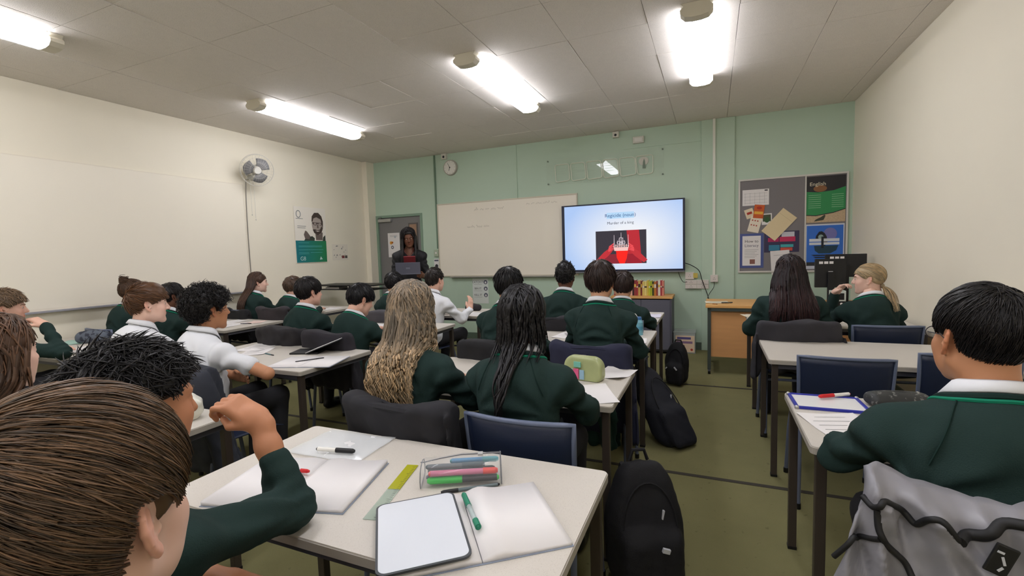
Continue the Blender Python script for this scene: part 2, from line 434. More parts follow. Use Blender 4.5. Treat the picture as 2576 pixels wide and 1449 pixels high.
# clear sheet with six printed cards above the screen
def acrylic():
    m = bpy.data.materials.new('clear_acrylic'); m.use_nodes = True
    nt = m.node_tree; N = nt.nodes; L = nt.links; N.remove(N['Principled BSDF'])
    t = N.new('ShaderNodeBsdfTransparent'); g = N.new('ShaderNodeBsdfGlossy'); g.inputs['Roughness'].default_value = .015
    mx = N.new('ShaderNodeMixShader'); mx.inputs[0].default_value = .05; L.new(t.outputs[0], mx.inputs[1]); L.new(g.outputs[0], mx.inputs[2])
    L.new(mx.outputs[0], N['Material Output'].inputs[0]); return m
M_ACR = acrylic()
pn = empty('acrylic_panel', (-1.44, YF, 2.25), 0, 'clear glossy sheet with six printed outline cards above the screen', 'wall panel')
adopt(pn, meshobj('clear_sheet', [(-2.28, YF - .012, 2.375), (-.60, YF - .012, 2.375), (-.60, YF - .012, 2.76), (-2.28, YF - .012, 2.76)], [(0, 1, 2, 3)], M_ACR))
for x in (-2.26, -.62):
    for z in (2.40, 2.735): adopt(pn, MB().cyl((x, YF, z), (x, YF - .016, z), .011).build('screw_cap', mat('cap_green', (112, 126, 112), .4), None, True))
M_PALE = mat('pale_print', (236, 240, 224), .6)
Fp = frame_front(0, 0, YF - .0135)
for k in range(6):
    x0 = -2.15 + k * .236; sl = .022 if k not in (0, 5) else .012
    w = .212
    card = [(x0, 2.67), (x0 + w, 2.67), (x0 + w + sl, 2.43), (x0 + sl, 2.415)] if k < 5 else [(x0 - .01, 2.67), (x0 + w + .01, 2.675), (x0 + w + .01, 2.425), (x0 + .02, 2.42)]
    rp = []
    for i in range(4):                                    # rounded corners
        p = Vector(card[i]); a = Vector(card[i - 1]); b = Vector(card[(i + 1) % 4])
        for t in (.0, .5, 1.0):
            q1 = p + (a - p).normalized() * .03; q2 = p + (b - p).normalized() * .03
            m1 = q1.lerp(p, t); m2 = p.lerp(q2, t); rp.append(tuple(m1.lerp(m2, t)))
    adopt(pn, ring(rp, .0068, M_PALE, 0, 0, Fp))
    if k < 5:
        for i in range(4):
            z = 2.62 - i * .035
            adopt(pn, flat('print_line', [(x0 + .03, z), (x0 + .17 - .02 * (i % 2), z), (x0 + .17 - .02 * (i % 2), z + .004), (x0 + .03, z + .004)], 0, .0004, mat('pale_print2', (200, 218, 198), .6), None, Fp))
    else:
        adopt(pn, flat('tree_print', ellipse(x0 + .10, 2.60, .065, .058), 0, .0005, mat('grey_print', (206, 204, 192), .6), None, Fp))
        adopt(pn, flat('figure_print', [(x0 + .085, 2.50), (x0 + .125, 2.50), (x0 + .118, 2.60), (x0 + .105, 2.635), (x0 + .092, 2.59)], .0005, .001, mat('grey_print2', (120, 136, 120), .6), None, Fp))
lm = mat('pale_print2', (200, 218, 198), .6)
for k in range(16):
    x = -1.78 + k * .045
    adopt(pn, flat('caption_mark', [(x, 2.385), (x + .010, 2.385), (x + .010, 2.402), (x, 2.402)], 0, .0004, lm, None, Fp))

# clock, sensors, sockets, conduit
ck = empty('wall_clock', (-3.93, YF, 2.81), 0, 'round white wall clock above the whiteboard', 'clock')
b = MB(); b.cyl((0, 0, 0), (0, -.035, 0), .128, .122, 36); b.build('case', mat('clock_case', (176, 172, 160), .4), ck, True)
MB().cyl((0, -.034, 0), (0, -.039, 0), .108, None, 36).build('dial', M_WHITE, ck, True)
for a, l, w in ((200, .055, .005), (330, .08, .004)):
    MB().box((math.sin(math.radians(a)) * l / 2, -.042, math.cos(math.radians(a)) * l / 2), (w, .002, l), RY(math.radians(a))).build('clock_hand', M_BLACK, ck)
MB().cyl((0, -.038, 0), (0, -.046, 0), .008).build('hub', M_BLACK, ck)
for k in range(12):
    a = math.radians(30 * k)
    MB().box((math.sin(a) * .095, -.0395, math.cos(a) * .095), (.003, .001, .014), RY(a)).build('hour_mark', M_DARK, ck)
def wallbox(name, x0, x1, z0, z1, d, label, cat, m=None, lens=True):
    t = empty(name, ((x0 + x1) / 2, YF, z0), 0, label, cat); w = x1 - x0; hh = z1 - z0
    MB().bb(-w / 2, w / 2, -d, 0, 0, hh, .005).build('casing', m or M_OFFW, t)
    if lens: MB().sph((0, -d, hh * .4), min(w, hh) * .22, (1, .5, 1)).build('lens', M_DARK, t, True)
    return t
wallbox('alarm_sensor', -4.075, -3.985, 2.95, 3.04, .06, 'small white alarm sensor just above the wall clock', 'sensor')
wallbox('alarm_sensor', -1.285, -1.20, 2.955, 3.035, .06, 'small white sensor box at the ceiling above the screen', 'sensor')
t = wallbox('junction_box', -1.01, -.862, 2.845, 2.935, .045, 'white oblong junction box high on the green wall above the screen', 'junction box', None, False)
MB().bb(-.05, .05, -.047, -.045, .02, .07).build('cover_plate', M_WHITE, t)
tr = struct(MB().bb(.005, .038, YF - .055, YF - .028, 1.02, ZC, .003).build('trim_6', mat('white_conduit', (226, 228, 216), .4)))
def socket_panel(name, x0, x1, z0, z1, nx, nz, label, y=YF):
    t = empty(name, ((x0 + x1) / 2, y, z0), 0, label, 'socket panel'); w = (x1 - x0); hh = (z1 - z0)
    MB().bb(-w / 2, w / 2, -.035, 0, 0, hh, .003).build('back_box', M_OFFW, t)
    for i in range(nx):
        for j in range(nz):
            cx = -w / 2 + (i + .5) * w / nx; cz = (j + .5) * hh / nz
            p = MB().bb(cx - w / nx / 2 + .003, cx + w / nx / 2 - .003, -.043, -.033, cz - hh / nz / 2 + .003, cz + hh / nz / 2 - .003, .002).build('face_plate', mat('face_plate', (222, 214, 206), .4), t)
            q = MB()
            for dx, dz in ((0, .012), (-.011, -.008), (.011, -.008)): q.bb(cx + dx - .003, cx + dx + .003, -.0438, -.042, cz + dz - .004, cz + dz + .004)
            qq = q.build('socket_holes', M_DARK, p)
    return t
socket_panel('wall_sockets', -.335, -.04, .835, .955, 2, 2, 'double row of white wall sockets below the right end of the screen')
socket_panel('wall_socket', -.335, -.22, .962, 1.06, 1, 1, 'single white socket plate with yellow sticker on top of the socket rows')
MB().bb(.045, .10, -.045, -.043, .02, .085).build('sticker', mat('yellow_sticker', (206, 186, 90), .6), bpy.data.objects['wall_socket'])
t = socket_panel('data_socket', -.022, .073, .925, 1.02, 1, 1, 'white data outlet at the foot of the white conduit', YF - .028)
def cable(name, pts, r, label, m=M_BLACK):
    P = []
    pts = [Vector(p) for p in pts]
    for i in range(len(pts) - 1):
        p0 = pts[max(0, i - 1)]; p1 = pts[i]; p2 = pts[i + 1]; p3 = pts[min(len(pts) - 1, i + 2)]
        for k in range(6):
            t = k / 6
            P.append(.5 * ((2 * p1) + (p2 - p0) * t + (2 * p0 - 5 * p1 + 4 * p2 - p3) * t * t + (3 * p1 - p0 - 3 * p2 + p3) * t ** 3))
    P.append(pts[-1])
    return tag(MB().tube(P, r, 6).build(name, m, None, True), label, 'cable')
cable('cable', [(-.335, YF - .05, 1.185), (-.25, YF - .07, 1.15), (-.16, YF - .07, 1.08), (-.12, YF - .08, .95), (-.06, YF - .12, .78), (-.04, YF - .3, .735), (-.02, YF - .6, .735)], .0055, 'black cable sagging from the screen down to the wooden desk')
cable('cable', [(.025, YF - .075, .93), (.02, YF - .09, .86), (-.03, YF - .12, .78), (-.05, YF - .3, .738), (0, YF - .62, .735)], .004, 'thin black cable from the data outlet to the wooden desk')
cable('cable', [(-.42, YF - .06, 1.07), (-.40, YF - .06, 1.0), (-.36, YF - .05, .93), (-.31, YF - .05, .93)], .004, 'short dark cable looping from the screen into the sockets')
t = wallbox('wall_switch', -4.31, -4.225, 1.37, 1.485, .03, 'pale green light switch left of the whiteboard', 'switch', mat('switch_green', (176, 190, 166), .4), False)
MB().bb(-.015, .015, -.036, -.03, .045, .075).build('rocker', M_WHITE, t)
def sheet_front(name, x0, x1, z0, z1, label, cat, m=M_PAPER, y=YF, roll=0):
    t = empty(name, ((x0 + x1) / 2, y, (z0 + z1) / 2), 0, label, cat)
    w, hh = x1 - x0, z1 - z0
    M = frame_front(0, 0, -.0015) @ RZ(roll)
    flat('sheet', [(-w / 2, -hh / 2), (w / 2, -hh / 2), (w / 2, hh / 2), (-w / 2, hh / 2)], 0, .0015, m, t, M)
    return t, frame_front(0, 0, -.003) @ RZ(roll)
t, M = sheet_front('small_notice', -4.33, -4.235, 1.13, 1.33, 'small white notice with dark badge below the light switch', 'notice')
flat('badge', ellipse(0, -.02, .03, .03), 0, .0004, M_DARK, t, M); flat('stripe', [(-.04, .06), (.04, .06), (.04, .085), (-.04, .085)], 0, .0004, mat('slate_print', (92, 96, 112), .6), t, M)
t, M = sheet_front('hygiene_poster', -3.61, -3.325, .585, .99, 'white poster with three lines and round icons under the whiteboard', 'poster', mat('cool_paper', (222, 228, 224), .7))
for k, wd_ in enumerate(('CATCH IT', 'BIN IT', 'KILL IT')):
    lettering(wd_, .046, M @ Matrix.Translation((-.045, .145 - k * .105, 0)), M_DARK, t)
    flat('icon', ellipse(.095, .145 - k * .105, .034, .034), 0, .0004, mat('slate_print', (92, 96, 112), .6), t, M)
    flat('icon_mark', ellipse(.095, .14 - k * .105, .014, .018), .0004, .0008, M_PAPER, t, M)
    flat('print_line', [(-.12, .108 - k * .105), (.03, .108 - k * .105), (.03, .112 - k * .105), (-.12, .112 - k * .105)], 0, .0004, mat('grey_ink', (150, 150, 150), .7), t, M)
# notice on the door
t, M = sheet_front('door_notice', -5.28, -5.03, 1.38, 1.805, 'white notice with orange and grey dots taped on the grey door', 'notice', M_PAPER, YF + .02)
for (u, v, r, c) in ((-.06, .04, .028, (226, 160, 60)), (-.03, .045, .018, (214, 120, 50)), (-.035, -.04, .03, (110, 110, 122)), (-.035, -.04, .013, (230, 230, 230)), (-.02, -.15, .012, (130, 130, 140)), (.03, .14, .02, (180, 190, 196))):
    flat('print_dot', ellipse(u, v, r, r, 16), .0004 * (1 + (r == .013)), .0004 * (2 + (r == .013)), mat('dot_%d_%d' % (c[0], c[1]), c, .7), t, M)
for k in range(5): flat('print_line', [(-.08, .17 - k * .012 - (k > 2) * .29), (.08, .17 - k * .012 - (k > 2) * .29), (.08, .173 - k * .012 - (k > 2) * .29), (-.08, .173 - k * .012 - (k > 2) * .29)], 0, .0004, mat('grey_ink', (150, 150, 150), .7), t, M)

# ------------------------------------------------------------------ pin board at the right of the front wall
pb = empty('pin_board', (.90, YF, 1.045), 0, 'grey felt pin board in a pale frame covered with notices', 'notice board')
adopt(pb, MB().bb(.325, 1.475, YF - .018, YF, 1.06, 2.22).build('felt', mat('grey_felt', (130, 126, 128), .95, var=.05, vscale=120)))
for b in ((.31, 1.49, 2.215, 2.237), (.31, 1.49, 1.043, 1.065), (.31, .33, 1.065, 2.215), (1.47, 1.49, 1.065, 2.215), (1.045, 1.06, 1.065, 2.215)):
    adopt(pb, MB().bb(b[0], b[1], YF - .028, YF, b[2], b[3], .003).build('frame_bar', mat('pale_frame', (214, 212, 204), .4)))
YP = YF - .018
def pinned(name, cx, cz, w, hh, label, m, cat='notice', roll=0, lift=0):
    t = empty(name, (cx, YP - lift, cz), 0, label, cat)
    M = frame_front(0, 0, -.0012) @ RZ(roll)
    flat('sheet', [(-w / 2, -hh / 2), (w / 2, -hh / 2), (w / 2, hh / 2), (-w / 2, hh / 2)], 0, .0012, m, t, M)
    return t, frame_front(0, 0, -.0024) @ RZ(roll)
GI = mat('grey_ink', (150, 150, 150), .7)
def rect(t, M, n, x0, x1, y0, y1, m, d=0): return flat(n, [(x0, y0), (x1, y0), (x1, y1), (x0, y1)], .0003 * d, .0003 * (d + 1), m, t, M)
t, M = pinned('timetable_sheet', .507, 2.0, .30, .20, 'white landscape timetable grid pinned at the top of the board', M_PAPER)
for k in range(5): rect(t, M, 'rule', -.12 + k * .055, -.118 + k * .055, -.08, .06, GI)
for k in range(4): rect(t, M, 'rule', -.13, .13, -.07 + k * .04, -.068 + k * .04, GI)
rect(t, M, 'stamp', .10, .135, .075, .09, M_DARK)
t, M = pinned('paper_card', .545, 1.82, .115, .17, 'orange and yellow paper card pinned among small cards', mat('orange_card', (206, 96, 44), .7), 'card', -.12, .004)
rect(t, M, 'band', -.05, .05, -.035, .0, mat('yellow_card', (232, 178, 70), .7)); flat('oval', ellipse(0, .045, .03, .018, 16), 0, .0004, mat('red_card', (176, 58, 40), .7), t, M)
t, M = pinned('paper_card', .44, 1.80, .10, .12, 'small cream crown-shaped card at the left of the pinned cards', mat('cream_card', (228, 214, 184), .7), 'card', .3, .002)
rect(t, M, 'mark', -.03, .03, -.01, .02, mat('red_card', (176, 58, 40), .7))
t, M = pinned('paper_card', .50, 1.66, .13, .20, 'cream card with red doodles hanging lowest of the small cards', mat('cream_card2', (236, 226, 206), .7), 'card', -.25, .003)
for k in range(6): rect(t, M, 'doodle', -.045 + (k % 3) * .03, -.03 + (k % 3) * .03, .04 - .06 * (k // 3), .055 - .06 * (k // 3), mat('red_card', (176, 58, 40), .7))
t, M = pinned('photo_card', .635, 1.72, .115, .14, 'small photo card of a green plant in a white border', M_PAPER, 'card', .03, .0015)
rect(t, M, 'photo', -.045, .045, -.03, .055, mat('photo_green', (74, 84, 58), .6)); flat('plant', ellipse(.0, -.01, .03, .035, 14), .0003, .0007, mat('leaf_print', (50, 92, 50), .6), t, M)
t, M = pinned('envelope', .77, 1.645, .20, .365, 'large buff envelope pinned at a slant on the grey felt', mat('buff_paper', (226, 208, 168), .75), 'envelope', -.72, .006)
rect(t, M, 'flap_line', -.09, .09, .11, .113, mat('buff_dark', (196, 176, 136), .75))
t, M = pinned('framed_notice', .465, 1.325, .275, .44, 'blue-bordered notice headed How to Literacy at the lower left of the board', mat('blue_border', (78, 92, 150), .6))
rect(t, M, 'page', -.105, .105, -.19, .19, M_PAPER)
lettering('How to', .05, M @ Matrix.Translation((0, .12, .0006)), M_DARK, t); lettering('Literacy', .05, M @ Matrix.Translation((0, .065, .0006)), mat('slate_print', (92, 96, 112), .6), t)
for k in range(6): rect(t, M, 'print_line', -.08, .08 - (k % 3) * .02, .01 - k * .02, .014 - k * .02, GI, 1)
rect(t, M, 'cartoon', -.02, .04, -.17, -.11, mat('cartoon_brown', (140, 96, 86), .7), 1)
t, M = pinned('colour_leaflet', .80, 1.43, .385, .265, 'dark leaflet with pink, teal and red blocks in the middle of the board', mat('leaflet_dark', (56, 52, 84), .5))
for (x0, x1, y0, y1, c) in ((-.02, .15, -.0, .06, (196, 48, 92)), (.0, .14, .06, .12, (196, 196, 206)), (-.15, -.03, .0, .05, (180, 44, 96)), (-.14, -.02, -.11, -.04, (54, 128, 160)), (-.01, .13, -.07, -.035, (70, 170, 176)), (-.01, .12, -.115, -.075, (208, 84, 66)), (-.17, -.03, .06, .10, (60, 70, 120))):
    rect(t, M, 'block', x0, x1, y0, y1, mat('blk_%d_%d' % (c[0], c[2]), c, .6))
t, M = pinned('paper_sheet', .79, 1.17, .21, .30, 'plain white sheet hanging off the bottom of the pin board', M_PAPER, 'paper', .06, .002)
rect(t, M, 'print_line', -.07, .06, .09, .094, GI)
t, M = pinned('english_poster', 1.262, 1.925, .40, .555, 'tall English poster in black and green at the top right', mat('poster_dark', (44, 42, 46), .45), 'poster')
flat('green_field', [(-.2, -.18), (-.1, -.19), (.08, -.16), (.2, -.12), (.2, .14), (.08, .10), (-.08, .085), (-.2, .10)], 0, .0003, mat('poster_green', (50, 142, 84), .5), t, M)
flat('sand_field', [(-.2, -.277), (.2, -.277), (.2, -.13), (.08, -.17), (-.1, -.2), (-.2, -.19)], .0003, .0006, mat('poster_sand', (196, 172, 140), .5, var=.3, vscale=60), t, M)
flat('glow', ellipse(-.06, .13, .07, .04, 20), 0, .0002, mat('poster_brown', (140, 96, 60), .5), t, M)
flat('lizard', [(-.12, -.265), (-.02, -.25), (.0, -.2), (-.01, -.185), (-.05, -.215), (-.1, -.24)], .0006, .001, mat('lizard', (66, 72, 56), .5), t, M)
lettering('English', .062, M @ Matrix.Translation((-.085, .185, 0)), mat('cream_ink', (230, 222, 196), .5), t)
for k in range(7): 
    rect(t, M, 'print_line', -.18, -.05, .05 - k * .025, .055 - k * .025, mat('pale_green_ink', (150, 200, 160), .5), 1); rect(t, M, 'print_line', .06, .18, .05 - k * .025, .055 - k * .025, mat('pale_green_ink', (150, 200, 160), .5), 1)
t, M = pinned('boat_poster', 1.258, 1.355, .40, .545, 'blue poster of a dark hooded shape over dark ripples, lower right of the board', mat('poster_border', (206, 210, 222), .45), 'poster', 0, .001)
rect(t, M, 'blue_ground', -.188, .188, -.19, .255, mat('poster_blue', (52, 112, 206), .45))
rect(t, M, 'caption', -.188, .188, -.235, -.19, M_DARK)
flat('moon', ellipse(.055, .15, .07, .075, 24), .0003, .0006, mat('poster_moon', (120, 120, 180), .45), t, M)
flat('hood', [(-.10, .06), (-.09, .13), (-.06, .18), (-.03, .185), (.0, .16), (.02, .12), (.03, .06), (.0, .0), (-.04, .06)], .0006, .0009, mat('poster_ink', (30, 34, 44), .45), t, M)
flat('hood_face', ellipse(-.04, .115, .028, .03, 18), .0009, .0012, mat('poster_face', (150, 176, 170), .45), t, M)
rect(t, M, 'bar', -.16, .15, .06, .095, mat('poster_white', (214, 220, 226), .45), 4); rect(t, M, 'bar', -.16, .15, .02, .05, mat('poster_white', (214, 220, 226), .45), 4)
rect(t, M, 'stem', -.035, -.01, -.02, .12, mat('poster_ink', (30, 34, 44), .45), 5)
flat('hull', [(-.11, .01), (.14, .01), (.12, -.05), (.06, -.085), (-.06, -.085), (-.10, -.05)], .0009, .0012, mat('poster_teal', (34, 66, 84), .45), t, M)
for k in range(3): flat('ripple', [(-.14 + .02 * k, -.10 - .025 * k), (.15 - .02 * k, -.10 - .025 * k), (.12 - .02 * k, -.115 - .025 * k), (-.11 + .02 * k, -.115 - .025 * k)], .0009, .0012, mat('poster_ink', (30, 34, 44), .45), t, M)

# ------------------------------------------------------------------ left wall
lw = empty('whiteboard', (XL, 3.0, 1.0), 0, 'huge cream whiteboard along the left wall with a grey pen tray', 'whiteboard')
adopt(lw, MB().bb(XL, XL + .016, 1.2, 4.26, 1.02, 2.38).build('board_surface', mat('old_board', (244, 237, 220), .35)))
for (y0, y1, z0, z1) in ((1.19, 4.27, 1.0, 1.022), (1.19, 4.27, 2.378, 2.384), (4.258, 4.272, 1.02, 2.38)):
    adopt(lw, MB().bb(XL, XL + .0175, y0, y1, z0, z1).build('frame_bar', mat('old_frame', (236, 228, 210), .4)))
adopt(lw, MB().bb(XL + .016, XL + .075, 1.25, 4.22, .985, 1.002, .003).build('pen_tray', mat('tray_steel', (150, 150, 156), .35)))
# poster of a smiling man in glasses over a teal panel
ps = empty('portrait_poster', (XL, 5.35, 1.34), 0, 'poster of a smiling bearded man in glasses above a teal panel', 'poster')
Mp = frame_left(5.35, 1.34, XL + .009)
def pp(n, pts, m, d=0): o = flat(n, pts, .0004 * d, .0004 * (d + 1), m, None, Mp); adopt(ps, o); return o
pw = mat('poster_paper', (242, 236, 224), .5)
pp('sheet', [(-.30, 0), (.29, 0), (.305, .83), (-.30, .83)], pw)
def teal():
    m = mat('teal_print', (30, 132, 132), .5)
    nt = m.node_tree; N = nt.nodes; L = nt.links
    tc = N.new('ShaderNodeTexCoord'); sp = N.new('ShaderNodeSeparateXYZ'); mr = N.new('ShaderNodeMapRange'); rp = N.new('ShaderNodeValToRGB')
    mr.inputs[1].default_value = 5.05; mr.inputs[2].default_value = 5.65
    rp.color_ramp.elements[0].color = lin((20, 120, 132)); rp.color_ramp.elements[1].color = lin((36, 132, 78))
    L.new(tc.outputs['Object'], sp.inputs[0]); L.new(sp.outputs[1], mr.inputs[0]); L.new(mr.outputs[0], rp.inputs[0]); L.new(rp.outputs[0], N['Principled BSDF'].inputs['Base Color'])
    return m
pp('teal_panel', [(-.295, .004), (.288, .004), (.292, .33), (-.297, .33)], teal(), 1)
sk = mat('print_skin', (176, 164, 156), .5); dk = mat('print_dark', (70, 58, 52), .5); mdk = mat('print_mid', (112, 100, 94), .5)
pp('jacket_print', [(-.14, .33), (-.10, .38), (.02, .40), (.08, .36), (.20, .36), (.28, .42), (.28, .33)], mat('print_jacket', (58, 66, 58), .5), 1)
pp('hand_print', [(-.12, .36), (-.14, .42), (-.11, .48), (-.08, .47), (-.02, .40), (-.04, .35)], mdk, 2)
pp('shirt_print', [(.06, .33), (.07, .40), (.15, .36), (.24, .41), (.22, .33)], pw, 2)
pp('neck_print', [(.09, .34), (.22, .34), (.23, .46), (.08, .46)], mdk, 3)
pp('head_print', ellipse(.135, .585, .112, .165, 30), sk, 4)
pp('beard_print', [(.035, .50), (.06, .45), (.13, .415), (.20, .45), (.235, .52), (.215, .56), (.18, .505), (.13, .49), (.08, .505)], dk, 5)
pp('smile_print', [(.08, .485), (.13, .468), (.18, .485), (.13, .48)], pw, 6)
pp('hair_print', [(.02, .62), (.03, .70), (.08, .755), (.16, .76), (.22, .71), (.245, .63), (.235, .52), (.215, .60), (.20, .66), (.12, .69), (.06, .67), (.04, .62)], dk, 5)
pp('glasses_print', [(.03, .61), (.24, .605), (.24, .59), (.205, .565), (.16, .57), (.145, .59), (.125, .59), (.105, .565), (.06, .57), (.035, .595)], dk, 6)
pp('lens_print', ellipse(.085, .588, .026, .014, 14), sk, 7); pp('lens_print', ellipse(.18, .586, .028, .014, 14), sk, 7)
pp('nose_print', [(.125, .58), (.145, .58), (.155, .525), (.12, .525)], mdk, 6)
adopt(ps, ring(ellipse(-.22, .72, .038, .05, 24), .006, mat('print_grey', (130, 136, 136), .5), .001, 0, Mp, 'ring_logo'))
for k, (a, b, v) in enumerate(((-.27, -.14, .65), (-.25, -.09, .54), (-.25, -.10, .515))): pp('print_line', [(a, v), (b, v), (b, v + .008), (a, v + .008)], mat('print_grey', (130, 136, 136), .5), 1)
tl = mat('print_white', (196, 222, 218), .5)
for (a, b, v) in ((-.25, -.05, .295), (-.25, .20, .25), (-.25, .20, .235), (-.25, .22, .19), (-.25, -.06, .15), (-.03, .2, .15), (-.25, -.06, .13)): pp('print_line', [(a, v), (b, v), (b, v + .005), (a, v + .005)], mat('print_teal_line', (90, 178, 178), .5), 2)
adopt(ps, lettering('G8', .085, Mp @ Matrix.Translation((-.18, .06, .001)), tl, None))
pp('arrow_mark', [(.14, .04), (.20, .045), (.165, .09)], tl, 2)
t = empty('small_notice', (XL, 5.94, 1.36), 0, 'small pale notice with red and grey boxes beside the portrait poster', 'notice')
Mn = frame_left(0, 0, .001); Mn.translation = Vector((.001, 0, 0))
flat('sheet', [(-.175, 0), (.175, 0), (.175, .26), (-.175, .26)], 0, .001, mat('dull_paper', (234, 227, 212), .7), t, Mn)
rr = random.Random(5)
for k in range(16):
    u = rr.uniform(-.15, .12); v = rr.uniform(.03, .23); flat('print_mark', [(u, v), (u + rr.uniform(.012, .04), v), (u + .02, v + rr.uniform(.006, .03))], .001, .0014, mat('print_mark', (140, 138, 134), .7), t, Mn)
flat('red_box', [(.03, .03), (.09, .03), (.09, .075), (.03, .075)], .0014, .0018, mat('dull_red', (130, 70, 70), .7), t, Mn); flat('grey_box', [(.10, .03), (.155, .03), (.155, .075), (.10, .075)], .0014, .0018, mat('dull_grey', (96, 90, 84), .7), t, Mn)
# wall fan
fan = empty('wall_fan', (XL, 4.38, 2.56), 0, 'grey-bladed round wall fan with wire cage and pull cords', 'fan')
bk = MB(); bk.bb(0, .03, -.05, .05, -.10, .08, .004); bk.cyl((.02, 0, -.02), (.14, -.03, -.03), .03); bk.build('bracket', M_OFFW, fan, True)
fd = Vector((.88, -.38, -.24)).normalized(); Q = fd.to_track_quat('Z', 'Y').to_matrix().to_4x4()
Mf = Matrix.Translation((.20, -.045, .0)) @ Q
m = MB(); m.cyl(Mf @ Vector((0, 0, -.09)), Mf @ Vector((0, 0, .0)), .055, .07, 20); m.build('motor', M_OFFW, fan, True)
m = MB(); m.cyl(Mf @ Vector((0, 0, .03)), Mf @ Vector((0, 0, .075)), .05, .042, 20); m.build('hub', M_WHITE, fan, True)
M_BLADE = mat('fan_blade', (128, 128, 130), .4)
for k in range(3):
    v = []; f = []; n = 10
    for i in range(n + 1):
        a = math.radians(k * 120 + 8 + i * 8.6)
        for r in (.04, .10, .165):
            w = .045 - .03 * i / n * (1 if r > .05 else .4)
            rr_ = r * (1 - .12 * abs(i / n - .5) * (r > .15) * 2)
            v.append(Mf @ Vector((rr_ * math.cos(a), rr_ * math.sin(a), w)))
    for i in range(n):
        for j in range(2): f.append((i * 3 + j, i * 3 + j + 1, i * 3 + j + 4, i * 3 + j + 3))
    o = meshobj('blade', v, f, M_BLADE, fan, True); sm = o.modifiers.new('s', 'SOLIDIFY'); sm.thickness = .003
cg = MB()
M_WIRE = mat('cage_wire', (206, 202, 192), .4)
for r, z in ((.20, .02), (.195, .05), (.16, .085), (.10, .10), (.05, .105)):
    cg.tube([Mf @ Vector((r * math.cos(a), r * math.sin(a), z)) for a in np.linspace(0, 2 * math.pi, 40, endpoint=False)], .003 if r > .18 else .0012, 5, closed=True)
for k in range(28):
    a = k * 2 * math.pi / 28
    cg.tube([Mf @ Vector((r * math.cos(a), r * math.sin(a), z)) for r, z in ((.05, .105), (.10, .10), (.16, .085), (.195, .05), (.20, .02), (.17, -.03), (.07, -.07))], .0009, 4)
cg.build('wire_cage', M_WIRE, fan)
for dy, l in ((-.05, .46), (-.0, .52)):
    cc = MB(); cc.tube([(.10, dy - .02, -.1), (.10, dy - .02, -.1 - l)], .0022, 5); cc.sph((.10, dy - .02, -.11 - l), .008); cc.build('pull_cord', M_OFFW, fan)
cable('fan_cord', [(XL + .008, 4.325, 2.46), (XL + .006, 4.31, 2.2), (XL + .006, 4.30, 1.7), (XL + .006, 4.305, 1.02)], .006, 'thin grey cord running down the left wall below the fan', mat('cord_grey', (150, 146, 138), .5))
# black trolley in the front left corner
tr = empty('equipment_trolley', (-4.92, 5.45, 0), 0, 'thin black flat-topped stand in the front left corner', 'stand')
MB().bb(-.545, .545, -.22, .22, .985, 1.003, .004).build('top_shelf', M_BLACK, tr); MB().bb(-.50, .53, -.18, .18, .925, .937, .003).build('lower_shelf', M_BLACK, tr)
m = MB(); m.cyl((0, 0, .06), (0, 0, .985), .028); m.bb(-.05, .05, -.05, .05, .935, .985); m.build('column', M_BLACK, tr, True)
m = MB(); m.bb(-.30, .30, -.03, .03, .03, .07, .004); m.bb(-.03, .03, -.22, .22, .03, .07, .004); m.build('base', M_BLACK, tr)
for s in (-1, 1):
    for p in ((s * .27, 0), (0, s * .2)): MB().cyl((p[0] - .012, p[1], .027), (p[0] + .012, p[1], .027), .027).build('castor', M_BLACK, tr, True)
M_GW = mat('grey_white', (196, 192, 186), .5)
for i, (x, w, c, nm, lb) in enumerate(((-.28, .26, M_GW, 'keyboard', 'grey keyboard lying on the lower shelf of the black stand'), (.14, .22, M_GW, 'document_tray', 'pale tray on the lower shelf of the black stand, right part'))):
    t = empty(nm, (-4.92 + x, 5.40, .9375), 0, lb, 'office item')
    MB().bb(-w / 2, w / 2, -.09, .09, 0, .03, .004).build('body', c, t)
    for q in range(6): MB().bb(-w / 2 + .01 + q * w / 6.4, -w / 2 + q * w / 6.4 + w / 8, -.07, .05, .03, .036, .001).build('key', M_DARK, t)
t = empty('webcam', (-4.78, 5.40, 1.0035), 0, 'tiny black object lying on top of the black stand', 'office item')
m = MB(); m.bb(-.05, -.01, -.02, .02, 0, .02, .003); m.sph((.03, 0, .012), .014); m.build('body', M_BLACK, t, True)

# ------------------------------------------------------------------ furniture at the front
bc = empty('bookcase', (-.87, 6.53, 0), 0, 'low grey cupboard with a wooden top under the screen', 'cupboard')
MG = mat('cupboard_grey', (82, 82, 92), .5); bw = .80
MB().bb(-bw / 2, bw / 2, -.2, .21, .735, .765, .003).build('top', M_WOOD, bc)
m = MB(); m.bb(-bw / 2 + .01, -bw / 2 + .03, -.19, .21, 0, .735); m.bb(bw / 2 - .03, bw / 2 - .01, -.19, .21, 0, .735); m.bb(-bw / 2 + .03, bw / 2 - .03, .19, .21, 0, .735); m.bb(-bw / 2 + .03, bw / 2 - .03, -.16, .19, .03, .06); m.build('carcass', MG, bc)
for k in range(2): 
    d = MB().bb(-bw / 2 + .032 + k * .37, -bw / 2 + .398 + k * .37, -.187, -.165, .06, .72, .002).build('door', mat('cupboard_door', (98, 98, 110), .45), bc)
    MB().cyl((-.05 + k * .1, -.19, .42), (-.05 + k * .1, -.19, .50), .006).build('handle', M_ALU, d)
bkc = [(168, 60, 62), (196, 92, 86), (206, 120, 110), (226, 176, 160), (120, 40, 40), (60, 40, 40), (150, 110, 60), (206, 170, 96), (224, 196, 110), (120, 60, 40), (230, 214, 130), (176, 186, 50), (196, 206, 60), (60, 70, 30), (190, 120, 50), (150, 60, 60), (226, 220, 206), (176, 66, 72), (206, 150, 140), (96, 36, 40), (214, 190, 80), (168, 178, 60), (222, 140, 120)]
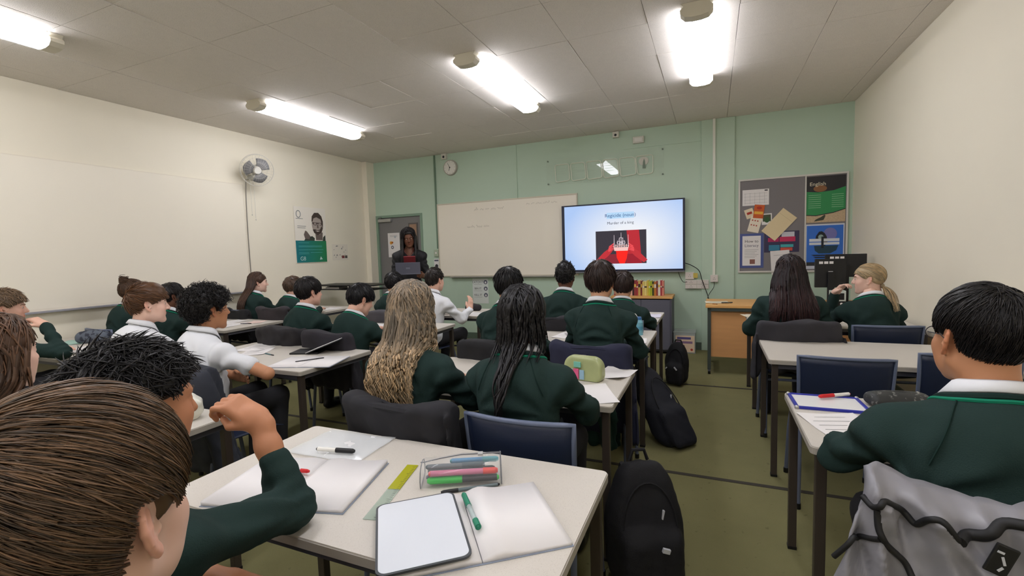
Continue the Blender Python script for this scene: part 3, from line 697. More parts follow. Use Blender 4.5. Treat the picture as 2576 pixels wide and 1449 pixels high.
x = -1.24; bnames = []
cn = {0: 'dark red', 1: 'coral', 2: 'salmon', 3: 'pale pink', 4: 'maroon', 5: 'very dark', 6: 'tan', 7: 'ochre', 8: 'straw yellow', 9: 'brown', 10: 'pale yellow', 11: 'olive green', 12: 'lime', 13: 'dark olive', 14: 'amber', 15: 'brick red', 16: 'cream', 17: 'crimson', 18: 'dusty pink', 19: 'oxblood', 20: 'mustard', 21: 'moss green', 22: 'peach'}
order = [0, 3, 17, 1, 4, 16, 2, 19, 18, 3, 5, 15, 0, 7, 4, 8, 10, 20, 12, 11, 13, 14, 15, 16, 17, 22]
seen = {}
prev = None
for i, ci in enumerate(order):
    w = random.uniform(.017, .033); hh = random.uniform(.185, .215); c = bkc[ci]
    if x + w > -.575: break
    nmc = cn[ci]
    lab = '%s book %s on the low cupboard' % (nmc, ('right of the %s one' % prev) if prev else 'at the left end of the row')
    t = empty('book', (x + w / 2, 6.50, .7655), 0, lab, 'book', 'books in a row on the low cupboard')
    MB().bb(-w / 2, w / 2, -.065, .065, 0, hh, .002).build('cover', mat('book_%d' % ci, c, .55), t)
    MB().bb(-w / 2 + .003, w / 2 - .003, -.058, .067, .003, hh - .003 + .0035).build('pages', mat('page_block', (226, 216, 196), .8), t)
    MB().bb(-w / 2 + .002, w / 2 - .002, -.0662, -.064, hh * .55, hh * (.62 + .2 * random.random())).build('spine_label', mat('spine_%d' % (i % 3), ((230, 220, 200), (60, 40, 40), (220, 180, 80))[i % 3], .6), t)
    x += w + .0015; prev = nmc
# clear box on the floor by the cupboard
bx = empty('storage_box', (-.335, 6.60, 0), 0, 'clear plastic file box with a printed label on the floor by the cupboard', 'box')
MCL = mat('cloudy_plastic', (206, 214, 210), .25, alpha=.45)
m = MB(); 
for (a, b, c, d) in ((-.135, -.131, -.12, .12), (.131, .135, -.12, .12), (-.131, .131, -.12, -.116), (-.131, .131, .116, .12)): m.bb(a, b, c, d, 0, .27)
m.bb(-.131, .131, -.116, .116, 0, .004); m.build('tub', MCL, bx)
MB().bb(-.14, .14, -.125, .125, .27, .285, .004).build('lid', MCL, bx)
MB().bb(-.11, .125, -.1225, -.1205, .015, .235).build('label_sheet', mat('peach_label', (232, 206, 176), .7), bx)
MB().bb(-.09, .08, -.1237, -.1225, .185, .215).build('title_band', mat('violet_ink', (92, 84, 140), .7), bx); MB().bb(-.1, .1, -.1237, -.1225, .13, .16).build('title_band', mat('mauve_ink', (140, 110, 140), .7), bx)
MB().bb(-.12, .12, -.10, .10, .006, .20).build('papers', M_PAPER, bx)
MB().cyl((.09, -.1225, .05), (.09, -.124, .05), .016).build('red_seal', mat('red_seal', (190, 70, 50), .6), bx)

# teacher's desk
dk_ = empty('teacher_desk', (.62, 5.78, 0), 0, "teacher's wooden desk with modesty panel at the front right", 'desk')
MB().bb(-.685, .86, -.34, .34, .735, .765, .004).build('desk_top', M_WOOD, dk_)
MB().bb(-.64, .82, -.30, -.28, .195, .70).build('modesty_panel', mat('beech_dark', (216, 160, 104), .5, var=.1, vscale=3, stretch=(1, 10, 10)), dk_)
MD = mat('desk_leg', (70, 78, 72), .5)
for x in (-.665, .80):
    for y in (-.315, .28): MB().bb(x, x + .035, y, y + .035, .055, .735).build('leg', MD, dk_)
    MB().bb(x, x + .035, -.28, .28, .10, .14).build('foot_rail', MD, dk_)
    for y in (-.30, .30): MB().cyl((x + .005, y, .028), (x + .03, y, .028), .028).build('castor', M_BLACK, dk_, True)
MB().bb(-.63, .80, -.335, -.315, .70, .735).build('apron_rail', MD, dk_)
# ------------------------------------------------------------------ organic shapes: distance fields meshed with surface nets
f32 = np.float32
def grid(lo, hi, h):
    lo = np.asarray(lo, float); hi = np.asarray(hi, float)
    n = np.ceil((hi - lo) / h).astype(int) + 1
    ax = [(lo[i] + h * np.arange(n[i])).astype(f32) for i in range(3)]
    return np.stack(np.meshgrid(*ax, indexing='ij'), -1), lo, h
def d_cone(P, a, b, ra, rb=None):
    rb = ra if rb is None else rb
    a = np.asarray(a, f32); ba = np.asarray(b, f32) - a
    pa = P - a; t = np.clip((pa @ ba) / max(1e-9, float(ba @ ba)), 0, 1)
    q = pa - t[..., None] * ba
    return np.sqrt((q * q).sum(-1)) - (ra + (rb - ra) * t)
def d_ell(P, c, r, R=None):
    q = P - np.asarray(c, f32)
    if R is not None: q = q @ np.asarray(R, f32)      # columns of R = local axes
    r = np.asarray(r, f32)
    k0 = np.sqrt(((q / r) ** 2).sum(-1)); k1 = np.sqrt(((q / (r * r)) ** 2).sum(-1)) + 1e-6
    return k0 * (k0 - 1) / k1
def d_box(P, c, hs, rad, R=None):
    q = P - np.asarray(c, f32)
    if R is not None: q = q @ np.asarray(R, f32)
    q = np.abs(q) - (np.asarray(hs, f32) - rad)
    return np.sqrt((np.maximum(q, 0) ** 2).sum(-1)) + np.minimum(q.max(-1), 0) - rad
def smin(a, b, k):
    h = np.maximum(k - np.abs(a - b), 0) / k
    return np.minimum(a, b) - h * h * k * .25
def smax(a, b, k): return -smin(-a, -b, k)
def sstep(e0, e1, x):
    t = np.clip((x - e0) / (e1 - e0), 0, 1); return t * t * (3 - 2 * t)
_NF = [(np.random.default_rng(s).normal(size=(10, 3)).astype(f32), np.random.default_rng(s + 99).uniform(0, 6.28, 10).astype(f32)) for s in range(12)]
def wob(P, freq, seed=0, n=6, aniso=(1, 1, 1)):
    F, ph = _NF[seed % 12]; v = 0
    A = np.asarray(aniso, f32)
    for i in range(n): v = v + np.sin((P @ (F[i] * A)) * freq + ph[i])
    return v / n
def nets(D, lo, h):
    """naive surface nets -> verts, quads"""
    S = D < 0
    nx, ny, nz = D.shape
    c = S[:-1, :-1, :-1].astype(np.int8)
    tot = np.zeros_like(c)
    offs = [(i, j, k) for i in (0, 1) for j in (0, 1) for k in (0, 1)]
    for (i, j, k) in offs: tot += S[i:nx - 1 + i, j:ny - 1 + j, k:nz - 1 + k]
    act = (tot > 0) & (tot < 8)
    I, J, K = np.nonzero(act)
    if len(I) == 0: return np.zeros((0, 3)), np.zeros((0, 4), int)
    idx = np.full(act.shape, -1, np.int64); idx[I, J, K] = np.arange(len(I))
    cv = np.stack([D[I + i, J + j, K + k] for (i, j, k) in offs], 1)
    sm = np.zeros((len(I), 3)); cnt = np.zeros(len(I))
    for a in range(8):
        for b in range(a + 1, 8):
            oa = np.array(offs[a]); ob = np.array(offs[b])
            if np.abs(oa - ob).sum() != 1: continue
            va, vb = cv[:, a], cv[:, b]; m = (va < 0) != (vb < 0)
            t = np.where(m, va / np.where(m, va - vb, 1), 0)
            sm += np.where(m[:, None], oa[None] + t[:, None] * (ob - oa)[None], 0); cnt += m
    V = np.stack([I, J, K], 1) + sm / cnt[:, None]
    V = V * h + lo
    Q = []
    for ax in range(3):
        sl0 = [slice(None)] * 3; sl1 = [slice(None)] * 3
        sl0[ax] = slice(0, -1); sl1[ax] = slice(1, None)
        e = S[tuple(sl0)] != S[tuple(sl1)]
        E = np.array(np.nonzero(e)).T
        b, cax = (ax + 1) % 3, (ax + 2) % 3
        ok = (E[:, b] > 0) & (E[:, cax] > 0) & (E[:, b] < D.shape[b] - 1) & (E[:, cax] < D.shape[cax] - 1)
        E = E[ok]
        if len(E) == 0: continue
        ub = np.zeros(3, int); ub[b] = 1; uc = np.zeros(3, int); uc[cax] = 1
        q = [E - ub - uc, E - uc, E, E - ub]
        q = np.stack([idx[p[:, 0], p[:, 1], p[:, 2]] for p in q], 1)
        inside = S[E[:, 0], E[:, 1], E[:, 2]]
        q[~inside] = q[~inside][:, ::-1]
        Q.append(q)
    return V, np.concatenate(Q)
def sdf_mesh(fn, lo, hi, h):
    P, l0, h = grid(lo, hi, h)
    return nets(fn(P), l0, h)
def np_obj(name, V, Q, m, parent=None, smooth=True, col=None, M=None, mats=None, midx=None):
    V = np.asarray(V, float)
    if M is not None:
        A = np.array(M); V = V @ A[:3, :3].T + A[:3, 3]
    me = bpy.data.meshes.new(name)
    Q = [np.asarray(q) for q in (Q if isinstance(Q, list) else [Q])]
    nl = sum(q.size for q in Q); npoly = sum(len(q) for q in Q)
    me.vertices.add(len(V)); me.vertices.foreach_set('co', V.astype(f32).ravel())
    me.loops.add(nl); me.polygons.add(npoly)
    me.loops.foreach_set('vertex_index', np.concatenate([q.ravel() for q in Q]).astype(np.int32))
    tot = np.concatenate([np.full(len(q), q.shape[1]) for q in Q]).astype(np.int32)
    me.polygons.foreach_set('loop_start', np.concatenate([[0], np.cumsum(tot)[:-1]]).astype(np.int32))
    try: me.polygons.foreach_set('loop_total', tot)
    except Exception: pass
    me.polygons.foreach_set('use_smooth', np.full(npoly, smooth))
    for mm in (mats or [m]): me.materials.append(mm)
    if midx is not None: me.polygons.foreach_set('material_index', np.asarray(midx, np.int32))
    me.update(calc_edges=True); me.validate()
    if col is not None:
        at = me.color_attributes.new('tint', 'FLOAT_COLOR', 'POINT')
        c4 = np.ones((len(V), 4), f32); c4[:, :3] = col; at.data.foreach_set('color', c4.ravel())
    return link(bpy.data.objects.new(name, me), parent)

# ------------------------------------------------------------------ tables
TABLES = []
def table(x0, x1, y0, y1, label, rz=0):
    w, d = x1 - x0, y1 - y0
    t = empty('classroom_table', ((x0 + x1) / 2, (y0 + y1) / 2, 0), rz, label, 'table', 'grey-topped classroom tables')
    MB().prism(rrect(w - .006, d - .006, .018), TZ - .004, TZ).build('table_top', M_LAM, t)
    MB().prism(rrect(w, d, .02), TZ - .026, TZ - .004).build('edge_band', M_EDGE, t)
    for sx in (-1, 1):
        for sy in (-1, 1):
            cx, cy = sx * (w / 2 - .035), sy * (d / 2 - .035)
            lg = MB().bb(cx - .0165, cx + .0165, cy - .0165, cy + .0165, .012, TZ - .026, .003).build('leg', M_LEG, t)
            MB().bb(cx - .018, cx + .018, cy - .018, cy + .018, 0, .014, .002).build('foot_cap', M_BLACK, lg)
    for sy in (-1, 1):
        MB().bb(-w / 2 + .05, w / 2 - .05, sy * (d / 2 - .035) - .0125, sy * (d / 2 - .035) + .0125, TZ - .056, TZ - .026).build('rail', M_RAIL, t)
    for sx in (-1, 1):
        MB().bb(sx * (w / 2 - .035) - .0125, sx * (w / 2 - .035) + .0125, -d / 2 + .05, d / 2 - .05, TZ - .056, TZ - .026).build('rail', M_RAIL, t)
    TABLES.append(t); return t
table(-1.49, -.29, .79, 1.385, 'near classroom table with the clear pencil case and open books')
table(-1.60, -.395, 1.97, 2.645, 'table in front of the two girls with long hair, green pencil case on it')
table(-1.62, -.415, 3.27, 3.96, 'centre table with a pale blue bottle at its right end')
table(-1.66, -.46, 4.42, 5.12, 'front centre table before the low cupboard')
table(.305, 1.505, 1.78, 2.42, 'right-hand table with the blue-framed board and red marker')
table(.31, 1.51, 3.09, 3.80, 'bare empty table in the right-hand row')
table(.30, 1.50, 4.36, 5.12, "table at the front right touching the teacher's desk area")
table(-3.15, -1.95, .80, 1.38, 'table corner behind the hand of the boy with his fist raised')
table(-3.49, -2.28, 2.03, 2.68, 'table with open exercise book and raised folder beside the white-shirted boy')
table(-3.52, -2.31, 3.30, 3.95, 'table in front of the boy with his head bowed')
table(-3.50, -2.30, 4.45, 5.10, 'front table with the black pencil case under the whiteboard')
table(-5.57, -4.42, 1.78, 2.42, 'table by the left wall with the patterned pencil case')
table(-5.57, -4.40, 3.05, 3.75, 'table by the left wall strewn with worksheets, under the fan')
table(-5.57, -4.50, 4.40, 5.05, 'table by the left wall nearest the front corner')

# ------------------------------------------------------------------ chairs
_chair = {}
def chair_meshes():
    """polypropylene shell chair: seat centre at origin, faces +y"""
    # back panel: grid, curved in plan, leaning backwards
    def backpt(u, v, off=0):           # u -1..1, v 0..1
        w = .205 - .012 * (1 - v)
        x = u * w; z = .50 + v * .315
        y = -.185 - .055 * v + .030 * u * u - .012 * math.sin(v * 3.1)
        return Vector((x, y + off, z))
    nu, nv = 12, 8; V = []; F = []
    for s, off in ((0, .004), (1, -.004)):
        for j in range(nv + 1):
            for i in range(nu + 1):
                u = -1 + 2 * i / nu; v = j / nv
                V.append(backpt(u, v, off))
    n1 = (nu + 1) * (nv + 1)
    for s in (0, 1):
        for j in range(nv):
            for i in range(nu):
                a = s * n1 + j * (nu + 1) + i; q = (a, a + 1, a + nu + 2, a + nu + 1); F.append(q if s == 1 else q[::-1])
    per = [i for i in range(nu + 1)] + [j * (nu + 1) + nu for j in range(1, nv + 1)] + [nv * (nu + 1) + i for i in range(nu - 1, -1, -1)] + [j * (nu + 1) for j in range(nv - 1, 0, -1)]
    for k in range(len(per)):
        a, b = per[k], per[(k + 1) % len(per)]; F.append((a, b, b + n1, a + n1))
    back = (V, F)
    path = [backpt(-1, v, 0) for v in np.linspace(0, 1, 7)] + [backpt(u, 1, 0) for u in np.linspace(-1, 1, 13)[1:-1]] + [backpt(1, v, 0) for v in np.linspace(1, 0, 7)]
    rim = tube_vf([tuple(p) for p in path], .0095, 8)
    # seat
    V = []; F = []; nu, nv = 10, 10
    def seatpt(u, v, off):
        x = u * (.20 - .01 * (1 - v)); y = -.20 + v * .40
        z = .44 + .012 * u * u - .020 * max(0, (v - .8) / .2) ** 2 + .03 * max(0, (.15 - v) / .15) ** 2 + off
        return (x, y, z)
    for off in (0, -.008):
        for j in range(nv + 1):
            for i in range(nu + 1): V.append(seatpt(-1 + 2 * i / nu, j / nv, off))
    n1 = (nu + 1) * (nv + 1)
    for s in (0, 1):
        for j in range(nv):
            for i in range(nu):
                a = s * n1 + j * (nu + 1) + i; q = (a, a + 1, a + nu + 2, a + nu + 1); F.append(q if s == 0 else q[::-1])
    per = [i for i in range(nu + 1)] + [j * (nu + 1) + nu for j in range(1, nv + 1)] + [nv * (nu + 1) + i for i in range(nu - 1, -1, -1)] + [j * (nu + 1) for j in range(nv - 1, 0, -1)]
    for k in range(len(per)):
        a, b = per[k], per[(k + 1) % len(per)]; F.append((a + n1, b + n1, b, a))
    return back, rim, (V, F)
_B, _R, _S = chair_meshes()
def chair(x, y, rz, label):
    t = empty('classroom_chair', (x, y, 0), rz, label, 'chair', 'navy plastic classroom chairs')
    if not _chair:
        o = meshobj('seat', _S[0], _S[1], M_NAVY, t, True); _chair['seat'] = [o.data]
        o = meshobj('backrest', _B[0], _B[1], M_NAVY, t, True); _chair['backrest'] = [o.data]
        o = meshobj('back_rim', _R[0], _R[1], M_NRIM, t, True); _chair['back_rim'] = [o.data]
        _chair['leg'] = []
        for sx in (-1, 1):
            # rear leg runs up to carry the back; front leg
            m = MB(); m.tube([(sx * .20, -.235, .012), (sx * .195, -.215, .25), (sx * .192, -.195, .43), (sx * .190, -.196, .50), (sx * .186, -.205, .545)], .0115, 8)
            _chair['leg'].append(m.build('leg', M_CLEG, t, True).data)
            m = MB(); m.tube([(sx * .20, .20, .012), (sx * .192, .165, .30), (sx * .185, .13, .425)], .0115, 8)
            _chair['leg'].append(m.build('leg', M_CLEG, t, True).data)
        _chair['stretcher'] = []
        for yy, zz in ((-.19, .42), (.13, .42)):
            m = MB(); m.tube([(-.19, yy, zz), (.19, yy, zz)], .010, 8); _chair['stretcher'].append(m.build('stretcher', M_CLEG, t, True).data)
        _chair['foot_cap'] = []
        for sx in (-1, 1):
            for yy in (-.235, .20):
                m = MB(); m.cyl((sx * .20, yy, 0), (sx * .20, yy, .03), .014); _chair['foot_cap'].append(m.build('foot_cap', M_BLACK, t, True).data)
    else:
        for nm, ms in _chair.items():
            for me in ms: link(bpy.data.objects.new(nm, me), t)
    return t
chair(.62, 3.0, 0, 'empty navy chair pushed in at the bare table, left of the pair')
chair(1.17, 3.22, .08, 'empty navy chair at the bare table beside the right wall')

# ------------------------------------------------------------------ stationery
def paper(cx, cy, w, hgt, rz, label, z=TZ, m=None, lines=0, curl=.004, cat='paper'):
    t = empty('paper_sheet', (cx, cy, z + .0006), rz, label, cat)
    n = 8; V = []; F = []
    for off in (.0006, 0):
        for j in range(n + 1):
            for i in range(n + 1):
                u, v = i / n - .5, j / n - .5
                V.append((u * w, v * hgt, off + curl * max(0, (abs(u) + abs(v) - .55)) * 2))
    n1 = (n + 1) ** 2
    for s in (0, 1):
        for j in range(n):
            for i in range(n):
                a = s * n1 + j * (n + 1) + i; q = (a, a + 1, a + n + 2, a + n + 1); F.append(q if s == 0 else q[::-1])
    meshobj('page', V, F, m or M_PAPER, t, True)
    for k in range(lines):
        y = hgt * (.36 - .72 * k / max(1, lines))
        MB().bb(-w * .38, w * (.38 - .15 * (k % 3)), y, y + .0025, .0013, .0016).build('print_line', mat('grey_ink', (150, 150, 150), .7), t)
    return t
def open_book(cx, cy, rz, label, w=.21, hgt=.297, th=.008, z=TZ, rise=.014, lift=0.0):
    t = empty('exercise_book', (cx, cy, z), rz, label, 'exercise book')
    for s in (-1, 1):
        n = 14; V = []; F = []
        for off in (1, 0):
            for j in (0, 1):
                for i in range(n + 1):
                    u = i / n
                    top = .0025 + th * (.35 + .65 * math.sin(min(1, u * 3.2) * 1.57)) * (1 - .25 * u) + rise * math.exp(-((u - .2) / .17) ** 2) * (.9 if s > 0 else .5) + lift * max(0, u - .7)
                    V.append((s * (u * w + .001), (j - .5) * hgt, top if off else .0022))
        m2 = 2 * (n + 1)
        for i in range(n):
            F.append((i, i + 1, n + 2 + i, n + 1 + i)); F.append((m2 + i, m2 + n + 1 + i, m2 + n + 2 + i, m2 + i + 1))
            F.append((i, m2 + i, m2 + i + 1, i + 1)); F.append((n + 1 + i, n + 2 + i, m2 + n + 2 + i, m2 + n + 1 + i))
        F.append((n, m2 + n, m2 + 2 * n + 1, 2 * n + 1)); F.append((0, n + 1, m2 + n + 1, m2))
        if s < 0: F = [f[::-1] for f in F]
        meshobj('page_block', V, F, M_PAPER, t, True)
        c = MB().bb(min(0, s * (w + .004)), max(0, s * (w + .004)), -hgt / 2 - .003, hgt / 2 + .003, .0003, .0021).build('cover', mat('book_cover', (150, 160, 178), .6), t)
    return t
def pen(x0, y0, x1, y1, z, r, label, mbody, mcap, capfrac=.35, cat='pen', name='pen', clear=False):
    a = Vector((x0, y0, z + r)); b = Vector((x1, y1, z + r)); d = b - a; L_ = d.length
    t = empty(name, ((x0 + x1) / 2, (y0 + y1) / 2, z), math.atan2(d.y, d.x), label, cat)
    h = L_ / 2
    MB().cyl((-h, 0, r), (h - capfrac * L_, 0, r), r * .88, None, 14).build('barrel', mbody, t, True)
    m = MB(); m.cyl((h - capfrac * L_, 0, r), (h - .008, 0, r), r, r * .97, 14); m.cyl((h - .008, 0, r), (h, 0, r), r * .97, r * .6, 14); m.build('cap', mcap, t, True)
    MB().cyl((-h - .006, 0, r), (-h, 0, r), r * .45, r * .88, 14).build('end_plug', mcap, t, True)
    return t
M_RED = mat('red_plastic', (206, 34, 40), .35); M_GRN = mat('green_plastic', (26, 128, 98), .35); M_CLR = mat('clear_barrel', (190, 206, 204), .2, alpha=.6)
# -- near table
t = empty('mini_whiteboard', (-1.228, 1.258, TZ), .03, 'mini whiteboard in a glossy clear sleeve at the back of the near table', 'mini whiteboard')
MB().prism(rrect(.287, .205, .012), 0, .004).build('board', mat('mini_board', (236, 236, 236), .25), t)
n = 10; V = []; F = []
for j in range(n + 1):
    for i in range(n + 1): V.append((-.152 + .304 * i / n, -.112 + .224 * j / n, .0055 + .0022 * math.sin(i * .9 + j * .5) * math.sin(j * .8)))
for j in range(n):
    for i in range(n): a = j * (n + 1) + i; F.append((a, a + 1, a + n + 2, a + n + 1))
meshobj('sleeve', V, F, mat('clear_sleeve', (222, 226, 226), .12, alpha=.4), t, True)
pen(-1.262, 1.178, -1.125, 1.206, TZ + .009, .0085, 'black-capped marker lying on the sleeved mini whiteboard', M_WHITE, M_BLACK, .5, 'marker', 'marker_pen')
open_book(-1.144, .998, .26, 'open exercise book under the elbow of the boy with his fist raised', rise=.006, lift=.02)
pen(-1.285, 1.012, -1.151, 1.034, TZ + .014, .0065, 'white pen with a red cap lying on the left open book', mat('lilac_barrel', (206, 208, 226), .35), M_RED, .22)
t = empty('ruler', (-.853, 1.062, TZ + .0005), -1.321, 'clear ruler, olive yellow at its far end, across the near table', 'ruler')
MB().bb(-.155, .0, -.0185, .0185, 0, .0026, .0006).build('clear_half', mat('ruler_clear', (186, 206, 190), .12, alpha=.42), t)
MB().bb(-.155, -.0, -.0185, .0185, 0, .0026).build('olive_half', mat('ruler_olive', (176, 176, 40), .2, alpha=.9), t).location = (0, 0, 0)
bpy.data.objects['clear_half'].location = (.155, 0, 0)
for k in range(30): MB().bb(-.145 + k * .01, -.1442 + k * .01, .008 if k % 5 else .003, .0165, .0026, .0029).build('graduation', M_DARK, t)
# clear pencil case with pens inside
pc = empty('pencil_case', (-.695, 1.188, TZ), .465, 'clear plastic pencil case full of pens and highlighters on the near table', 'pencil case')
MV = mat('clear_vinyl', (214, 218, 220), .08, alpha=.16, spec=.8)
prof = [(-.055, .004), (.055, .004), (.058, .03), (.045, .062), (.015, .074), (-.02, .073), (-.048, .06), (-.06, .03)]
V = []; F = []; n = len(prof); xs_ = [-.122, -.112, -.06, .0, .06, .112, .12]
for x in xs_:
    sc = .82 if abs(x) > .118 else 1 - .05 * abs(x / .12); zs = .72 if x < -.115 else (1 if x > -.05 else .88)
    for p in prof: V.append((x, p[0] * sc, .004 + (p[1] - .004) * zs))
for i in range(len(xs_) - 1):
    for j in range(n): F.append((i * n + j, i * n + (j + 1) % n, (i + 1) * n + (j + 1) % n, (i + 1) * n + j))
F.append(tuple(range(n))[::-1]); F.append(tuple((len(xs_) - 1) * n + j for j in range(n)))
meshobj('vinyl_shell', V, F, MV, pc, True)
m = MB()
for x in (-.118, .118):
    zs = .8 if x < 0 else 1
    m.tube([(x, p[0] * .95, .004 + (p[1] - .004) * zs) for p in prof], .0014, 5, closed=True)
m.tube([(x, .0, .006 + .0705 * (.75 if x < -.11 else (.89 if x < -.05 else 1))) for x in xs_], .002, 5)
m.build('piping', mat('vinyl_piping', (120, 122, 126), .3), pc)
m = MB(); m.bb(.05, .065, -.01, .01, .0745, .079); m.build('zip_pull', M_ALU, pc)
def inpen(y, z, r, x0, x1, c1, c2, split, label, zr=0):
    ca, sa = math.cos(.465), math.sin(.465)
    def w(x, yy): return (-.695 + ca * x - sa * yy, 1.188 + sa * x + ca * yy)
    a = w(x0, y); b = w(x1, y + zr)
    return pen(a[0], a[1], b[0], b[1], TZ + z, r, label, c1, c2, split, 'pen')
HG = mat('highlighter_grey', (92, 100, 104), .4)
inpen(-.036, .0075, .0105, .105, -.10, mat('black_barrel', (46, 46, 52), .4), mat('highlighter_green', (40, 200, 70), .35), .5, 'fat bright green highlighter lowest in the clear case')
inpen(-.035, .029, .0095, -.09, .108, mat('pink_barrel', (206, 110, 146), .4), mat('highlighter_red', (226, 50, 42), .35), .22, 'pink and red highlighter inside the clear case')
inpen(-.010, .0075, .009, -.10, .09, HG, mat('mauve_grey', (120, 110, 128), .4), .3, 'grey felt pen at the bottom of the clear case')
inpen(-.012, .040, .0085, -.10, .07, HG, mat('teal_grey', (60, 78, 84), .4), .4, 'dark grey pen lying across the clear case')
inpen(.016, .042, .0085, -.03, .112, mat('blue_barrel', (70, 140, 186), .3), mat('teal_cap', (60, 150, 160), .3), .35, 'blue pen on top inside the clear case')
inpen(.030, .0075, .008, -.10, .10, mat('black_barrel', (46, 46, 52), .4), M_BLACK, .3, 'black pen at the back inside the clear case')
pen(-.575, 1.185, -.708, 1.088, TZ, .0055, 'slim black ballpoint lying in front of the clear case', mat('clear_grey', (96, 110, 112), .3), M_BLACK, .3)
open_book(-.553, .978, .665, 'open exercise book at the right corner of the near table', rise=.012, th=.011)
t = empty('mini_whiteboard', (-.645, .893, TZ + .021), .68, 'blank mini whiteboard with a dark rounded rim over the right book', 'mini whiteboard')
t.rotation_euler = (0, -.02, .68)
MB().prism(rrect(.205, .29, .022), 0, .005).build('rim', mat('rim_charcoal', (66, 70, 74), .4), t)
MB().prism(rrect(.194, .279, .018), .005, .0058).build('board', mat('mini_board2', (216, 221, 228), .22), t)
pen(-.515, .945, -.622, 1.066, TZ + .021, .0075, 'green marker with a clear barrel lying along the right open book', M_CLR, M_GRN, .42, 'marker', 'marker_pen')
MB().cyl((-.085, 0, .0075), (-.055, 0, .0075), .0078, None, 12).build('tail_cap', M_GRN, bpy.data.objects['marker_pen.001'], True)
# -- the girls' table
def dome_case(cx, cy, rz, L_, hgt, dep, label, mshell, mtrim, z=TZ, seed=1, wobble=.004, name='pencil_case', dshape=False):
    t = empty(name, (cx, cy, z), rz, label, 'pencil case')
    def f(P):
        d = d_box(P, (0, 0, hgt * .42), (L_ / 2, dep / 2, hgt * .42), min(dep / 2, hgt * .4) * .95)
        d = smin(d, d_ell(P, (0, 0, hgt * .55), (L_ * .46, dep * .42, hgt * .45)), .02)
        if dshape:
            q = np.stack([np.abs(P[..., 0]) - (L_ / 2 - .055), np.abs(P[..., 2] - hgt * .42) - (hgt * .58 - .055)], -1)
            d = np.sqrt((np.maximum(q, 0) ** 2).sum(-1)) + np.minimum(q.max(-1), 0) - .055
            d = smax(d, np.abs(P[..., 1]) - dep / 2 * (1 - .35 * P[..., 2] / hgt), .02)
        d = d + wobble * wob(P, 45, seed)
        return np.maximum(d, -P[..., 2] + .0005)
    V, Q = sdf_mesh(f, (-L_ / 2 - .02, -dep / 2 - .02, -.01), (L_ / 2 + .02, dep / 2 + .02, hgt + .02), max(.003, L_ / 50))
    np_obj('pouch', V, Q, mshell, t)
    pts = [(L_ * .47 * math.cos(a), 0, hgt * .12 + hgt * .88 * math.sin(a)) for a in np.linspace(.05, math.pi - .05, 20)]
    MB().tube(pts, .0035, 6).build('zip', mtrim, t, True)
    MB().box((L_ * .3, -.004, hgt * .86), (.006, .012, .022)).build('zip_pull', M_ALU, t)
    return t
t = dome_case(-.62, 2.375, -.18, .215, .125, .085, 'sage green see-through pencil case with pink and blue patches', mat('sage_vinyl', (168, 176, 126), .3, var=.12, vscale=20), mat('sage_trim', (204, 204, 170), .4), wobble=.0015, dshape=True)
for (x, z, w, hh, c) in ((-.06, .035, .026, .05, (186, 196, 206)), (-.028, .035, .03, .055, (222, 96, 140)), (.005, .033, .026, .05, (150, 186, 206)), (-.02, .085, .04, .03, (120, 190, 170)), (-.075, .034, .018, .04, (150, 130, 170))):
    MB().box((x, -.044, z), (w, .006, hh), None, .002).build('patch', mat('patch_%d' % c[0], c, .5), t)
paper(-.53, 2.13, .21, .297, .42, 'white worksheet overhanging the near edge of the girls\' table', lines=0)
paper(-.49, 2.51, .18, .20, -.35, 'crumpled white sheet behind the sage pencil case', lines=0, curl=.02)
paper(-1.15, 2.35, .21, .297, .1, 'worksheet on the girls\' table hidden behind the wavy hair', lines=5)
# -- row three
t = empty('drinks_bottle', (-.535, 3.74, TZ), 0, 'pale blue drinks bottle with a flip straw at the table end', 'bottle')
m = MB(); m.cyl((0, 0, 0), (0, 0, .10), .036, .037, 20); m.cyl((0, 0, .10), (0, 0, .122), .037, .026, 20); m.build('flask', mat('aqua_plastic', (120, 178, 196), .25), t, True)
m = MB(); m.cyl((0, 0, .122), (0, 0, .142), .028, .024, 18); m.build('lid', mat('blue_lid', (60, 116, 176), .35), t, True)
MB().tube([(-.01, 0, .142), (-.02, 0, .16), (-.055, 0, .175)], .006, 8).build('straw', M_WHITE, t, True)
MB().cyl((0, 0, .04), (0, 0, .07), .0375, .0378, 20).build('label_band', mat('aqua_dark', (84, 150, 178), .4), t, True)
paper(-.50, 3.48, .12, .20, .1, 'small white card with a red mark at the end of the centre table', lines=2)
MB().bb(-.02, .015, .02, .035, .0014, .0018).build('red_mark', mat('red_card', (176, 58, 40), .7), bpy.data.objects['paper_sheet.003'])
paper(-1.05, 3.6, .21, .297, -.1, 'plain sheet in the middle of the centre table', lines=4)
paper(-.555, 4.82, .17, .26, .05, 'lilac-white sheet with dark doodles on the front centre table', m=mat('lilac_paper', (226, 222, 238), .7), lines=1)
for k in range(3): MB().sph((-.05 + .03 * k, .03 - .05 * k, .002), .012, (1, .7, .12)).build('doodle', M_INK, bpy.data.objects['paper_sheet.005'])
